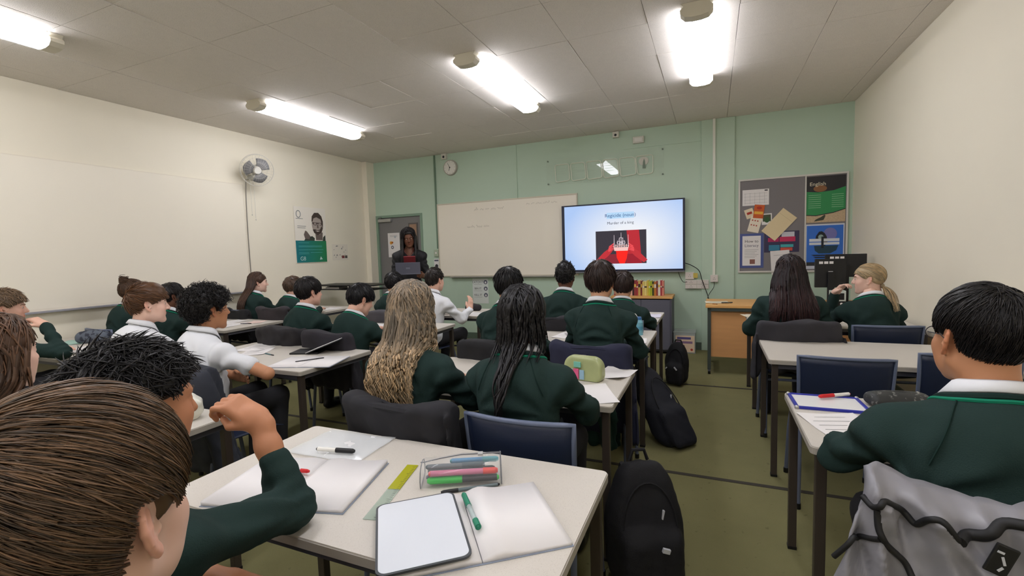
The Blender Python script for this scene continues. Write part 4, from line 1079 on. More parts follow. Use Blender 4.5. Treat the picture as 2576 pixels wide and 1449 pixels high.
# -- white-shirted boy's table
open_book(-2.44, 2.25, .32, 'open exercise book hanging over the edge beside the white-shirted boy', th=.005, rise=.003)
pen(-2.50, 2.20, -2.40, 2.34, TZ + .008, .004, 'thin dark pen lying in the fold of the open book', M_DARK, M_BLACK, .3)
t = empty('ring_folder', (-2.70, 2.50, TZ), .35, 'black folder with a raised white page standing open on the table', 'folder')
MB().bb(-.11, .10, -.08, .08, 0, .012, .003).build('lower_cover', M_BLACK, t)
MB().box((.135, .0, .052), (.25, .20, .005), RY(-.36)).build('upper_cover', mat('charcoal_card', (48, 50, 52), .5), t)
MB().box((.132, .0, .0565), (.245, .195, .003), RY(-.36)).build('raised_page', M_PAPER, t)
paper(-3.26, 2.52, .21, .28, .3, 'stack of worksheets at the far end of the white-shirted boys\' table', lines=4)
paper(-3.12, 2.40, .18, .26, .55, 'loose worksheet beside the stack on the white-shirted boys\' table', lines=4)
pen(-2.98, 2.36, -2.86, 2.33, TZ, .004, 'tiny teal pen lying loose near the white-shirted boys', mat('teal_pen', (50, 110, 120), .4), M_DARK, .3)
# -- left wall tables
dome_case(-5.02, 2.28, .55, .26, .115, .10, 'blue-grey patterned pencil case on the left wall table', mat('camo_fabric', (92, 100, 112), .7, speck=((40, 44, 58), 26, .52, .9)), M_BLACK, seed=3)
paper(-5.22, 2.24, .21, .30, .8, 'mint green booklet sticking out beside the patterned case', m=mat('mint_paper', (170, 206, 194), .7), lines=0)
paper(-4.72, 2.05, .21, .297, .2, 'white sheet on the left wall table by the sandy-haired boy', lines=3)
paper(-4.72, 3.33, .21, .297, .3, 'worksheet nearest the corner of the table under the fan', lines=5)
paper(-4.95, 3.50, .21, .297, -.2, 'worksheet in the middle of the table under the fan', lines=5)
paper(-4.62, 3.58, .15, .21, .5, 'small pinkish sheet at the far corner of the table under the fan', m=mat('pink_paper', (232, 206, 196), .7), lines=2)
pen(-4.66, 3.42, -4.55, 3.46, TZ, .005, 'dark pen on the table under the fan', M_DARK, M_BLACK, .3)
paper(-4.70, 4.75, .21, .297, .2, 'white sheet on the front table by the left wall', lines=3)
# -- front tables
dome_case(-2.62, 4.90, .1, .20, .085, .08, 'black pencil case on the front table under the whiteboard', mat('black_fabric', (42, 38, 42), .8), M_DARK, seed=4)
paper(-2.43, 4.62, .21, .297, .15, 'white worksheet by the black pencil case', lines=4)
paper(-3.1, 4.70, .21, .297, -.1, 'white worksheet at the left of the front table under the whiteboard', lines=4)
paper(-2.55, 3.62, .21, .297, .1, 'worksheet in front of the boy with his head bowed', lines=4)
paper(-3.05, 3.62, .21, .297, .0, 'worksheet in front of the boy with neat dark fringe', lines=4)
# -- right column
t = empty('mini_whiteboard', (.448, 2.288, TZ), .03, 'blue-framed mini whiteboard on the right-hand table', 'mini whiteboard')
MB().bb(-.12, .12, -.09, .09, 0, .006).build('board', mat('mini_board', (236, 236, 236), .25), t)
MBL = mat('blue_frame', (44, 52, 158), .4)
for b in ((-.132, .132, -.10, -.088), (-.132, .132, .088, .10), (-.132, -.12, -.088, .088), (.12, .132, -.088, .088)): MB().bb(b[0], b[1], b[2], b[3], 0, .011, .002).build('frame_bar', MBL, t)
for sx in (-1, 1):
    for sy in (-1, 1): MB().sph((sx * .128, sy * .096, .006), .009).build('corner_cap', M_ALU, t, True)
pen(.548, 2.40, .425, 2.325, TZ + .011, .0085, 'white marker with a red cap across the blue-framed board', M_WHITE, M_RED, .48, 'marker', 'marker_pen')
paper(.452, 2.005, .21, .297, .28, 'white worksheet by the boy in the right foreground', lines=5, curl=.006)
dome_case(.70, 2.33, .2, .22, .065, .10, 'black pencil case with grey print beside the blue-framed board', mat('black_print', (46, 48, 48), .55, speck=((120, 120, 116), 60, .60, .8)), M_DARK, seed=6)
paper(.36, 4.98, .16, .22, .3, 'small cream leaflet at the corner of the front right table', m=mat('cream_leaflet', (232, 222, 196), .7), lines=3)
paper(.45, 4.72, .21, .297, -.2, 'worksheet by the girl with long dark hair', lines=4)
paper(.83, 4.62, .21, .297, .1, 'worksheet between the two girls at the front right', lines=6)
paper(.05, 5.72, .24, .20, .1, "open pale booklet on the teacher's desk", z=.7655, m=mat('cream_leaflet', (232, 222, 196), .7), lines=3)
pen(.10, 5.63, .21, 5.66, .7675, .006, "black pen on the booklet on the teacher's desk", M_BLACK, M_DARK, .3)
pen(-.01 + .02, 5.53, .055, 5.51, .7655, .004, "short brown pencil stub on the teacher's desk", mat('pencil', (160, 96, 40), .5), M_DARK, .2)

# ------------------------------------------------------------------ monitors on the teacher's desk
def monitor(cx, cy, rz, w, hgt, z0, label, logo=True):
    t = empty('monitor', (cx, cy, .7655), rz, label, 'monitor')
    MB().bb(-w / 2, w / 2, -.022, .012, z0, z0 + hgt, .005).build('back_shell', mat('monitor_black', (26, 26, 28), .4), t)
    MB().bb(-w / 2 + .012, w / 2 - .012, .012, .014, z0 + .015, z0 + hgt - .012).build('screen', M_BLACK, t)
    m = MB(); m.bb(-.03, .03, -.05, -.022, .012, z0 + hgt * .55, .004); m.build('stand', M_BLACK, t)
    MB().prism(rrect(.24, .18, .03), 0, .012, Matrix.Translation((0, -.03, 0))).build('stand_base', M_BLACK, t)
    if logo: MB().bb(-.02, .02, -.0235, -.022, z0 + hgt * .45, z0 + hgt * .45 + .035).build('logo_plate', mat('logo_silver', (206, 206, 206), .4), t)
    for k in range(3): MB().bb(-w * .38 + k * .045, -w * .38 + k * .045 + .035, -.0235, -.022, z0 + hgt - .05, z0 + hgt - .025).build('sticker', M_PAPER, t)
    return t
monitor(1.10, 5.62, .08, .27, .29, .18, 'black monitor seen from behind, nearer one with white stickers')
monitor(1.285, 5.88, -.1, .36, .24, .27, 'black monitor further back beside the right wall', False)
t = empty('desktop_computer', (1.145, 5.60, .7655), .05, 'small black box computer with white panel under the near monitor', 'computer')
t.location.y = 5.545
MB().bb(-.075, .075, -.05, .045, 0, .05, .004).build('case', M_BLACK, t); MB().sph((.03, -.05, .025), .012, (1, .3, 1)).build('button', M_PAPER, t, True)
t = empty('tissue_box', (1.13, 5.52, .816), 0, 'white box with a black badge stacked on the small computer', 'box')
t.location = (1.145, 5.545, .816)
MB().bb(-.06, .07, -.045, .04, 0, .105, .003).build('carton', mat('pale_carton', (206, 214, 206), .6), t); MB().bb(-.01, .055, -.0465, -.045, .015, .08, .0005).build('badge', M_BLACK, t)
wb2 = empty('wall_outlet', (XR, 6.45, 1.15), 0, 'white outlet box on the right wall behind the monitors', 'outlet')
MB().bb(-.035, 0, -.07, .07, 0, .12, .004).build('back_box', M_WHITE, wb2); MB().bb(-.04, -.034, -.05, .05, .02, .10).build('face_plate', M_OFFW, wb2)

# ------------------------------------------------------------------ bags
def backpack(x, y, rz, w, hgt, dep, lean, rgb, label, seed=0, marks=(), tall=1.0):
    t = empty('backpack', (x, y, 0), rz, label, 'backpack')
    mfab = mat('pack_%d_%d_%d' % rgb, rgb, .8, var=.15, vscale=10, bump=.15, bscale=200)
    sh = math.tan(lean)
    def base(P):
        Q = P.copy(); Q[..., 1] = Q[..., 1] - sh * np.maximum(P[..., 2], 0)
        z = Q[..., 2] / hgt
        k = 1 - .45 * sstep(.45, 1.05, z) ; kk = 1 - .30 * sstep(.5, 1.0, z)
        Q[..., 0] = Q[..., 0] / kk; Q[..., 1] = Q[..., 1] / k
        d = d_box(Q, (0, 0, hgt * .5), (w / 2, dep / 2, hgt * .5), .085)
        d = smin(d, d_box(Q, (0, -dep * .55, hgt * .28), (w * .40, dep * .22, hgt * .26), .05), .03)
        return d * .75 + .011 * wob(P, 13, seed) + .005 * wob(P, 34, seed + 1, 6, (1, 1, .5)) + .002 * wob(P, 80, seed + 2)
    V, Q = sdf_mesh(lambda P: np.maximum(base(P), -P[..., 2] + .001), (-w * .7, -dep * 1.2, -.01), (w * .7, dep + sh * hgt + .05, hgt + .05), .011)
    np_obj('body', V, Q, mfab, t)
    mst = mat('strap_black', (22, 22, 26), .8)
    for s in (-1, 1):
        pts = [(s * w * .2, dep * .35 + sh * hgt * .92, hgt * .92), (s * w * .24, dep * .62 + sh * hgt * .7, hgt * .72), (s * w * .27, dep * .66 + sh * hgt * .4, hgt * .42), (s * w * .3, dep * .52, hgt * .12)]
        MB().tube(pts, .013, 6).build('strap', mst, t, True)
    MB().tube([(-.04, dep * .2 + sh * hgt, hgt * .97), (-.025, dep * .2 + sh * hgt, hgt * 1.06), (.025, dep * .2 + sh * hgt, hgt * 1.06), (.04, dep * .2 + sh * hgt, hgt * .97)], .008, 6).build('grab_loop', mst, t, True)
    zp = [(w * .36 * math.cos(a), -dep * .36 + sh * hgt * (.45 + .4 * math.sin(a)) - .02 * (1 - math.sin(a)), hgt * (.5 + .38 * math.sin(a))) for a in np.linspace(0, math.pi, 16)]
    MB().tube(zp, .004, 5).build('zip', mst, t, True)
    for (mx, mz, mw, mh, ma) in marks:
        yy = -dep * .78 if mz < .5 else -dep * .47 + sh * hgt * mz
        MB().box((mx, yy, mz * hgt), (mw, .012, mh), RY(ma), .002).build('reflective_mark', mat('mark_grey', (196, 198, 204), .5), t)
    return t
backpack(-.255, 1.93, .45, .31, .50, .20, .10, (18, 18, 22), 'black backpack slumped on the carpet beside the near aisle', 2, ((.05, .63, .008, .05, .2), (.03, .46, .03, .018, .3), (-.05, .52, .018, .01, 0)))
backpack(-.235, 3.42, .95, .29, .50, .19, .55, (22, 24, 34), 'dark backpack leaning against the chair with the navy blazer', 5, ((.06, .6, .006, .05, .2),))
backpack(-.33, 4.98, -.2, .22, .42, .17, .05, (20, 20, 24), 'small black backpack standing by the front centre table', 7, ((.02, .45, .012, .04, -.7), (-.07, .45, .01, .02, .6)))
# coats over chair backs
def draped(x, y, rz, w, z0, z1, rgb, label, seed=0, name='blazer', cat='jacket', sleeves=True, rough=.85, dep=.05, fold=.007, wtop=None):
    t = empty(name, (x, y, 0), rz, label, cat)
    m = mat('cloth_%d_%d_%d' % rgb, rgb, rough, var=.10, vscale=9, sheen=.0)
    hh = z1 - z0
    def f(P):
        z = (P[..., 2] - z0) / hh
        bend = -.205 - .055 * np.clip((P[..., 2] - .5) / .315, -.5, 1.2) + .030 * (P[..., 0] / .2) ** 2 * (np.abs(P[..., 0]) < .26)
        yy = P[..., 1] - bend
        Q = np.stack([P[..., 0], yy, P[..., 2]], -1)
        wk = w / 2 * (1 + .10 * (1 - z))
        q = np.abs(Q - np.array((0, 0, (z0 + z1) / 2), f32)) - np.stack([wk - .03, np.full_like(z, dep - .03), np.full_like(z, hh / 2 - .03)], -1)
        d = np.sqrt((np.maximum(q, 0) ** 2).sum(-1)) + np.minimum(q.max(-1), 0) - .03
        if sleeves:
            for s in (-1, 1):
                d = smin(d, d_cone(Q, (s * (w / 2 - .03), -.01, z1 - .05), (s * (w / 2 + .015), -.03, z0 - .02), .042, .034), .03)
        vert = np.sin(P[..., 0] * 42 + 1.5 * wob(P, 8, seed) * 2 + seed) * sstep(1.0, .2, z)
        d = d + fold * 1.1 * vert + fold * 1.3 * wob(P, 20, seed + 1) + fold * .7 * wob(P, 48, seed + 3)
        d = d + .012 * np.sin(P[..., 0] * 14 + seed) * sstep(z1 - .12, z1 + .02, P[..., 2])
        inner = np.maximum(np.maximum(np.abs(yy) - .0135, np.abs(P[..., 0]) - .235), P[..., 2] - (.828))
        return np.maximum(d, -inner)
    V, Q = sdf_mesh(f, (-w / 2 - .10, -.40, z0 - .10), (w / 2 + .10, -.05, z1 + .05), .0115 if w > .495 else .0145)
    np_obj('cloth', V, Q, m, t)
    # a folded collar along the top
    pts = [(u * w * .36, -.285 - dep * .15 + .03 * (u * .9) ** 2, z1 - .012 - .012 * abs(u)) for u in np.linspace(-1, 1, 12)]
    MB().tube(pts, .013, 6).build('collar', m, t, True)
    return t
# ------------------------------------------------------------------ people
def V3(*a): return np.array(a, float)
def rotx(a): c, s = math.cos(a), math.sin(a); return np.array(((1, 0, 0), (0, c, -s), (0, s, c)))
def dirl(a): return V3(0, math.sin(a), math.cos(a))

# ---- head: local frame, face towards +y, origin between the ears
def head_field(P):
    X = np.abs(P[..., 0]); Pm = P.copy(); Pm[..., 0] = X           # symmetric
    d = d_ell(P, (0, -.012, .036), (.0735, .0945, .0865))
    d = smin(d, d_ell(P, (0, .028, -.020), (.060, .062, .078)), .03)
    d = smin(d, d_cone(Pm, (.044, .0, -.052), (.016, .068, -.092), .024, .018), .025)
    d = smin(d, d_cone(P, (0, .074, -.094), (0, .070, -.085), .017), .02)
    d = smin(d, d_ell(Pm, (.035, .058, -.024), (.026, .026, .026)), .02)
    d = smin(d, d_ell(Pm, (.026, .050, -.058), (.030, .032, .034)), .02)
    d = smin(d, d_cone(Pm, (.008, .083, .030), (.042, .070, .028), .010, .010), .012)
    d = smax(d, -d_ell(Pm, (.031, .100, .010), (.019, .018, .011)), .012)
    d = smin(d, d_ell(Pm, (.031, .074, .009), (.0135, .0125, .0115)), .006)
    d = smin(d, d_cone(P, (0, .086, .018), (0, .107, -.020), .0075, .0105), .010)
    d = smin(d, d_cone(Pm, (.010, .094, -.025), (.006, .098, -.024), .0075), .006)
    d = smin(d, d_cone(Pm, (.0, .0885, -.049), (.017, .080, -.051), .0062, .004), .006)
    d = smin(d, d_cone(Pm, (.0, .0865, -.060), (.015, .079, -.057), .0068, .0045), .006)
    d = smax(d, -d_cone(Pm, (.0, .099, -.0545), (.02, .088, -.0545), .0035, .002), .003)
    # neck
    d = smin(d, d_cone(P, (0, -.022, -.05), (0, -.040, -.165), .051, .056), .035)
    # ears: a thin plate with a rolled rim, hollow bowl, lobe
    eb = V3(-.10, -.16, .98); eb /= np.linalg.norm(eb); ea_ = V3(.52, -.85, 0); en = np.cross(eb, ea_); eo = V3(.0700, .004, -.004)
    def ep(a, b, o=0.0): return eo + a * ea_ + b * eb + o * en
    Rm = np.stack([ea_, eb, en], 1)
    ea = d_ell(Pm, ep(.012, .001), (.0155, .0275, .0042), Rm)
    rim = [ep(-.002, .012), ep(.001, .024), ep(.010, .0315), ep(.021, .029), ep(.0285, .018), ep(.0295, .003), ep(.0245, -.011), ep(.016, -.022), ep(.008, -.029)]
    for a, b in zip(rim[:-1], rim[1:]): ea = smin(ea, d_cone(Pm, a, b, .0042), .003)
    ea = smin(ea, d_ell(Pm, ep(.0065, -.0265), (.0078, .0085, .0052), Rm), .004)
    for a, b in ((ep(.015, .019, .002), ep(.0195, .004, .002)), (ep(.0195, .004, .002), ep(.012, -.013, .002))): ea = smin(ea, d_cone(Pm, a, b, .0034), .003)
    ea = smin(ea, d_cone(Pm, ep(-.001, -.004, .003), ep(.002, -.008, .004), .0046), .003)
    for o in (.010, -.010): ea = smax(ea, -d_ell(Pm, ep(.0095, -.004, o), (.0085, .0105, .0088), Rm), .003)
    d = smin(d, ea, .007)
    return d
_HEADS = {}
def head_mesh(h):
    if h not in _HEADS:
        V, Q = sdf_mesh(head_field, (-.11, -.125, -.20), (.11, .135, .14), h)
        c = np.ones((len(V), 3))
        lips = (V[:, 1] > .074) & (np.abs(V[:, 0]) < .021) & (V[:, 2] < -.044) & (V[:, 2] > -.067)
        c[lips] *= (.92, .66, .66)
        ear = np.abs(V[:, 0]) > .0775
        c[ear] *= (1.02, .84, .80)
        ch = np.exp(-((np.abs(V[:, 0]) - .042) / .02) ** 2 - ((V[:, 2] + .02) / .025) ** 2) * (V[:, 1] > .03)
        c *= 1 - ch[:, None] * np.array((.0, .10, .10))
        _HEADS[h] = (V, Q, c)
    return _HEADS[h]

# ---- hands
def hand_field(P, W, s, curl, spread=.0, thumb=.5, scale=1.0):
    """W 4x4: wrist at origin, +y along the fingers, +z back of hand; s=+1 thumb on +x"""
    A = np.linalg.inv(np.array(W, float))
    Q = (P.reshape(-1, 3) @ A[:3, :3].T.astype(f32) + A[:3, 3].astype(f32)).reshape(P.shape) / scale
    d = d_box(Q, (0, .046, 0), (.037, .048, .0145), .0135)
    d = smin(d, d_cone(Q, (0, -.02, 0), (0, .02, 0), .024, .026), .02)
    for k, (bx, ln) in enumerate(((.0275, .070), (.0095, .078), (-.0095, .072), (-.0275, .057))):
        a = V3(s * bx, .088, .0); ang = 0; r = .0088 if k < 3 else .0078
        dx = s * (bx * spread * 8)
        for j, (fr, rr) in enumerate(((.44, 1.0), (.31, .94), (.25, .84))):
            ang += curl * (.75 if j == 0 else 1.0)
            b = a + fr * ln * V3(dx * .3, math.cos(ang), -math.sin(ang))
            d = smin(d, d_cone(Q, a, b, r * rr, r * rr * .94), .004); a = b
    ta = V3(s * .028, .014, -.006); tb = V3(s * (.052 - .012 * thumb), .048, -.012 - .016 * thumb); tc = V3(s * (.058 - .036 * thumb), .078, -.016 - .022 * thumb)
    d = smin(d, d_cone(Q, ta, tb, .0135, .0108), .010); d = smin(d, d_cone(Q, tb, tc, .0102, .0086), .004)
    return d * scale
def hand_frame(wr, dr, back):
    y = np.asarray(dr, float); y /= np.linalg.norm(y)
    z = np.asarray(back, float); z = z - y * (z @ y); z /= np.linalg.norm(z)
    x = np.cross(y, z); M = np.eye(4); M[:3, 0] = x; M[:3, 1] = y; M[:3, 2] = z; M[:3, 3] = wr
    return M

# ---- strands -> triangular tubes
def strand_mesh(S, R, tint):
    """S (n,m,3), R (n,m) radii, tint (n,3)"""
    n, m, _ = S.shape
    T = np.gradient(S, axis=1); T /= np.linalg.norm(T, axis=2, keepdims=True) + 1e-9
    up = np.array((.31, .52, .79)); U = np.cross(T, up); U /= np.linalg.norm(U, axis=2, keepdims=True) + 1e-9
    W = np.cross(T, U)
    V = np.empty((n, m, 3, 3))
    for k in range(3):
        a = 2.0944 * k
        V[:, :, k] = S + R[..., None] * (math.cos(a) * U + math.sin(a) * W)
    idx = np.arange(n * m * 3).reshape(n, m, 3)
    q = []
    for k in range(3):
        k2 = (k + 1) % 3
        q.append(np.stack([idx[:, :-1, k], idx[:, :-1, k2], idx[:, 1:, k2], idx[:, 1:, k]], -1).reshape(-1, 4))
    col = np.repeat(tint, m * 3, axis=0)
    return V.reshape(-1, 3), np.concatenate(q), col
def merge(parts):
    Vs, Qs, Cs = [], [], []; o = 0
    for V, Q, C in parts:
        Vs.append(V); Qs.append(np.asarray(Q) + o); Cs.append(C); o += len(V)
    return np.concatenate(Vs), np.concatenate(Qs), np.concatenate(Cs)

HC0 = V3(0, -.013, .036); HR0 = V3(.0735, .0945, .0865)
def zcut(y, nape, front, mid=0.0):
    return nape + (front - nape) * (.55 * sstep(-.075, .0, y) + .45 * sstep(.0, .085, y)) + mid * 0
class Hair:
    def __init__(s, seed=0): s.r = np.random.default_rng(seed); s.parts = []
    def tint(s, n, lo=.6, hi=1.5, warm=.0):
        b = s.r.uniform(lo, hi, n); return np.stack([b * (1 + warm * (b - 1)), b, b * (1 - warm * (b - 1))], 1)
    def cap(s, vol, nape, front, h=.0055, lump=.002, side=None, freq=60, shift=(0, 0, 0), tint=.75, top=0.0):
        R = HR0 + np.array(vol); c = HC0 + np.array(shift)
        def f(P):
            d = d_ell(P, c, R)
            if top: d = smin(d, d_ell(P, c + V3(0, .03, .03 + top), R * V3(.86, .72, .7)), .04)
            d = d + lump * wob(P, freq, 3) + lump * .6 * wob(P, freq * 2.1, 5)
            zc = zcut(P[..., 1], nape, front)
            d = smax(d, (zc - P[..., 2]) * .85, .012)
            X = np.abs(P[..., 0])
            Pm = P.copy(); Pm[..., 0] = X
            if side is None: d = smax(d, -d_ell(Pm, (.090, -.008, -.004), (.027, .027, .037)), .008)
            d = smax(d, P[..., 1] - .088, .01)
            return d
        V, Q = sdf_mesh(f, c - R - .035, c + R + V3(.035, .035, .035 + top), h)
        s.parts.append((V, Q, np.full((len(V), 3), tint)))
        s.c, s.R, s.nape, s.front = c, R, nape, front
    def short(s, n, L, rad, crown=(0, -.55, .84), lift=.02, sweep=(0, 0, 0), noise=.25, m=6, lo=.55, hi=1.5, warm=.1, k0=1.0, bias=None):
        u = s.r.normal(size=(n * 3, 3)); u /= np.linalg.norm(u, axis=1)[:, None]
        p = s.c + u * s.R
        ok = p[:, 2] > zcut(p[:, 1], s.nape, s.front) + .004
        ok &= p[:, 1] < .088
        ok &= ~((np.abs(p[:, 0]) > .062) & (p[:, 2] < .030) & (p[:, 1] > -.033) & (p[:, 1] < .022))
        u = u[ok][:n]; n = len(u)
        cr = np.asarray(crown, float); cr /= np.linalg.norm(cr)
        sw = np.asarray(sweep, float); nz = s.r.normal(size=(n, 3)) * noise
        ln = L * s.r.uniform(.55, 1.25, n)
        S = np.empty((n, m, 3)); alive = np.ones(n, bool); lf = s.r.uniform(.2, 1.3, n) * lift
        kk = k0 + s.r.uniform(-.03, .03, n)
        last = None
        for j in range(m):
            t = j / (m - 1)
            k = kk + lf * t / .09
            p = s.c + u * s.R * k[:, None]
            zc = zcut(p[:, 1], s.nape, s.front)
            good = (p[:, 2] > zc - .008) & ~((np.abs(p[:, 0]) > .066) & (p[:, 2] < .027) & (p[:, 1] > -.030) & (p[:, 1] < .018))
            if last is None: S[:, j] = p
            else: S[:, j] = np.where((alive & good)[:, None], p, last)
            alive &= good; last = S[:, j]
            fl = u - cr; fl += sw[None] + nz
            fl -= u * (fl * u).sum(1)[:, None]; fl /= np.linalg.norm(fl, axis=1)[:, None] + 1e-6
            u = u + fl * (ln / (m - 1) / .09)[:, None]; u /= np.linalg.norm(u, axis=1)[:, None]
        t = np.linspace(0, 1, m)
        R = rad * s.r.uniform(.6, 1.3, n)[:, None] * (.55 + .9 * np.sin(np.pi * (t * .8 + .12)))[None] * (1 - .75 * t ** 3)[None]
        s.parts.append(strand_mesh(S, R, s.tint(n, lo, hi, warm)))
    def curls(s, n, length, cr, rad, turns=2.0, m=12, lo=.5, hi=1.5, droop=.4, zmin=None):
        u = s.r.normal(size=(n * 3, 3)); u /= np.linalg.norm(u, axis=1)[:, None]
        p = s.c + u * s.R
        ok = (p[:, 2] > zcut(p[:, 1], s.nape, s.front) + .006) & (p[:, 1] < .09)
        ok &= ~((np.abs(p[:, 0]) > .060) & (p[:, 2] < .034) & (p[:, 1] > -.034) & (p[:, 1] < .024))
        p = p[ok][:n]; u = u[ok][:n]; n = len(p)
        ax = u + np.array((0, 0, -droop)) * s.r.uniform(0, 1, n)[:, None] + s.r.normal(size=(n, 3)) * .45
        ax -= u * np.minimum(0, (ax * u).sum(1) - .25)[:, None]
        ax /= np.linalg.norm(ax, axis=1)[:, None]
        e1 = np.cross(ax, s.r.normal(size=(n, 3))); e1 /= np.linalg.norm(e1, axis=1)[:, None]; e2 = np.cross(ax, e1)
        ph = s.r.uniform(0, 6.28, n); L = length * s.r.uniform(.5, 1.3, n); rr = cr * s.r.uniform(.6, 1.3, n)
        t = np.linspace(0, 1, m)
        a = ph[:, None] + turns * 6.283 * t[None] * s.r.choice((-1, 1), n)[:, None]
        S = p[:, None] - u[:, None] * .006 + ax[:, None] * (L[:, None] * t[None])[..., None] + rr[:, None, None] * (np.cos(a)[..., None] * e1[:, None] + np.sin(a)[..., None] * e2[:, None])
        R = np.broadcast_to(rad * s.r.uniform(.7, 1.2, n)[:, None], (n, m)) * (1 - .5 * t ** 3)[None]
        s.parts.append(strand_mesh(S, R, s.tint(n, lo, hi)))
    def raw(s, S, R, lo=.6, hi=1.5, warm=.0): s.parts.append(strand_mesh(S, R, s.tint(len(S), lo, hi, warm)))
    def to_body(s, HM):
        A = np.array(HM)
        s.parts = [(V @ A[:3, :3].T + A[:3, 3], Q, C) for V, Q, C in s.parts]
    def long(s, HM, tors, n, zend, rad, wave=.0, wl=.06, az=(100, 440), flare=.02, m1=9, m2=16, lo=.6, hi=1.5, warm=.1, gather=0.0, zjit=.06, back=.0, part=(0, .15, .99), seg_r=None, xoff=0.0):
        """strands from the parting over the head, then hanging; body space"""
        A = np.array(HM)
        a = np.radians(s.r.uniform(az[0], az[1], n))                      # 270 = straight back
        tgt = np.stack([np.cos(a), np.sin(a), np.full(n, -.28)], 1)
        tgt /= np.linalg.norm(tgt, axis=1)[:, None]
        pr = np.asarray(part, float)[None] + np.stack([s.r.normal(size=n) * .16, s.r.uniform(-.9, .35, n), np.zeros(n)], 1)
        pr /= np.linalg.norm(pr, axis=1)[:, None]
        S = np.empty((n, m1 + m2, 3)); kr = s.r.uniform(1.0, 1.10, n)
        for j in range(m1):
            t = j / (m1 - 1)
            u = pr * (1 - t) + tgt * t; u /= np.linalg.norm(u, axis=1)[:, None]
            loc = s.c + u * s.R * kr[:, None]
            S[:, j] = loc @ A[:3, :3].T + A[:3, 3]
        p0 = S[:, m1 - 1].copy(); ctr = A[:3, 3]
        ph = s.r.uniform(0, 6.28, n); ze = zend + s.r.uniform(-zjit, zjit, n)
        w1 = s.r.uniform(.7, 1.3, n)
        for j in range(m2):
            t = (j + 1) / m2
            p = p0.copy(); p[:, 2] = p0[:, 2] * (1 - t) + ze * t
            out = p0[:, :2] - ctr[None, :2]
            p[:, :2] += out * flare * t * 10 * .3
            p[:, 0] = p[:, 0] * (1 - gather * t) + (ctr[0] + xoff) * gather * t
            p[:, 1] -= back * t
            S[:, m1 + j] = p
        for it in range(4):
            Q = S[:, m1 - 2:].reshape(-1, 3)
            d = tors(Q.astype(f32)); e = np.maximum(0, .016 + s.r.uniform(0, .02, n).repeat(m2 + 2) * (it == 0) - d)
            sg = np.where((S[:, m1 - 1, 1] > ctr[1] + .03).repeat(m2 + 2), -1.0, 1.0)
            Q = Q + np.stack([np.zeros(len(e)), -e * 1.15 * sg, e * .12], 1); S[:, m1 - 2:] = Q.reshape(n, m2 + 2, 3)
        for it in range(8):
            S[:, m1 - 4:-1, :2] = .25 * S[:, m1 - 5:-2, :2] + .5 * S[:, m1 - 4:-1, :2] + .25 * S[:, m1 - 3:, :2]
        if wave:
            z = S[:, :, 2]; q = 6.283 * z / wl + ph[:, None]
            env = np.concatenate([np.linspace(.05, .6, m1), np.linspace(.7, 1.1, m2)])[None] * w1[:, None]
            S[:, :, 0] += wave * env * np.sin(q); S[:, :, 1] += wave * .25 * env * np.cos(q * 1.0 + 1)
        t = np.linspace(0, 1, m1 + m2)
        R = rad * s.r.uniform(.6, 1.3, n)[:, None] * (.8 + .4 * np.sin(np.pi * t))[None] * (1 - .7 * t ** 4)[None]
        if seg_r is not None: R = R * (1 + .28 * np.sin(S[:, :, 2] * 6.283 / seg_r + ph[:, None]))
        s.parts.append(strand_mesh(S, R, s.tint(n, lo, hi, warm)))
    def build(s, name, m, parent, M):
        V, Q, C = merge(s.parts); return np_obj(name, V, Q, m, parent, True, C, M)

SKIN = {}
def skin_mat(rgb): return mat('skin_%d_%d_%d' % rgb, rgb, .5, var=.05, vscale=30, vcol='tint', spec=.35)
def hair_mat(rgb): return mat('hair_%d_%d_%d' % rgb, rgb, .42, vcol='tint', spec=.45)
M_JUMP = mat('green_jumper', (36, 54, 51), .88, var=.12, vscale=7, bump=.18, bscale=340, spec=.2)
M_TRIM = mat('jumper_stripe', (24, 122, 94), .8, spec=.2)
M_RIB = mat('jumper_rib', (26, 46, 42), .9, spec=.2)
M_SHIRT = mat('white_shirt', (226, 228, 232), .75, var=.02, vscale=10)
M_TROU = mat('charcoal_trousers', (34, 34, 38), .85, var=.1, vscale=12)
M_SHOE = mat('black_shoe', (16, 16, 17), .4)
M_EYEW = mat('eye_white', (206, 200, 192), .3); M_IRIS = mat('eye_iris', (58, 40, 30), .2)

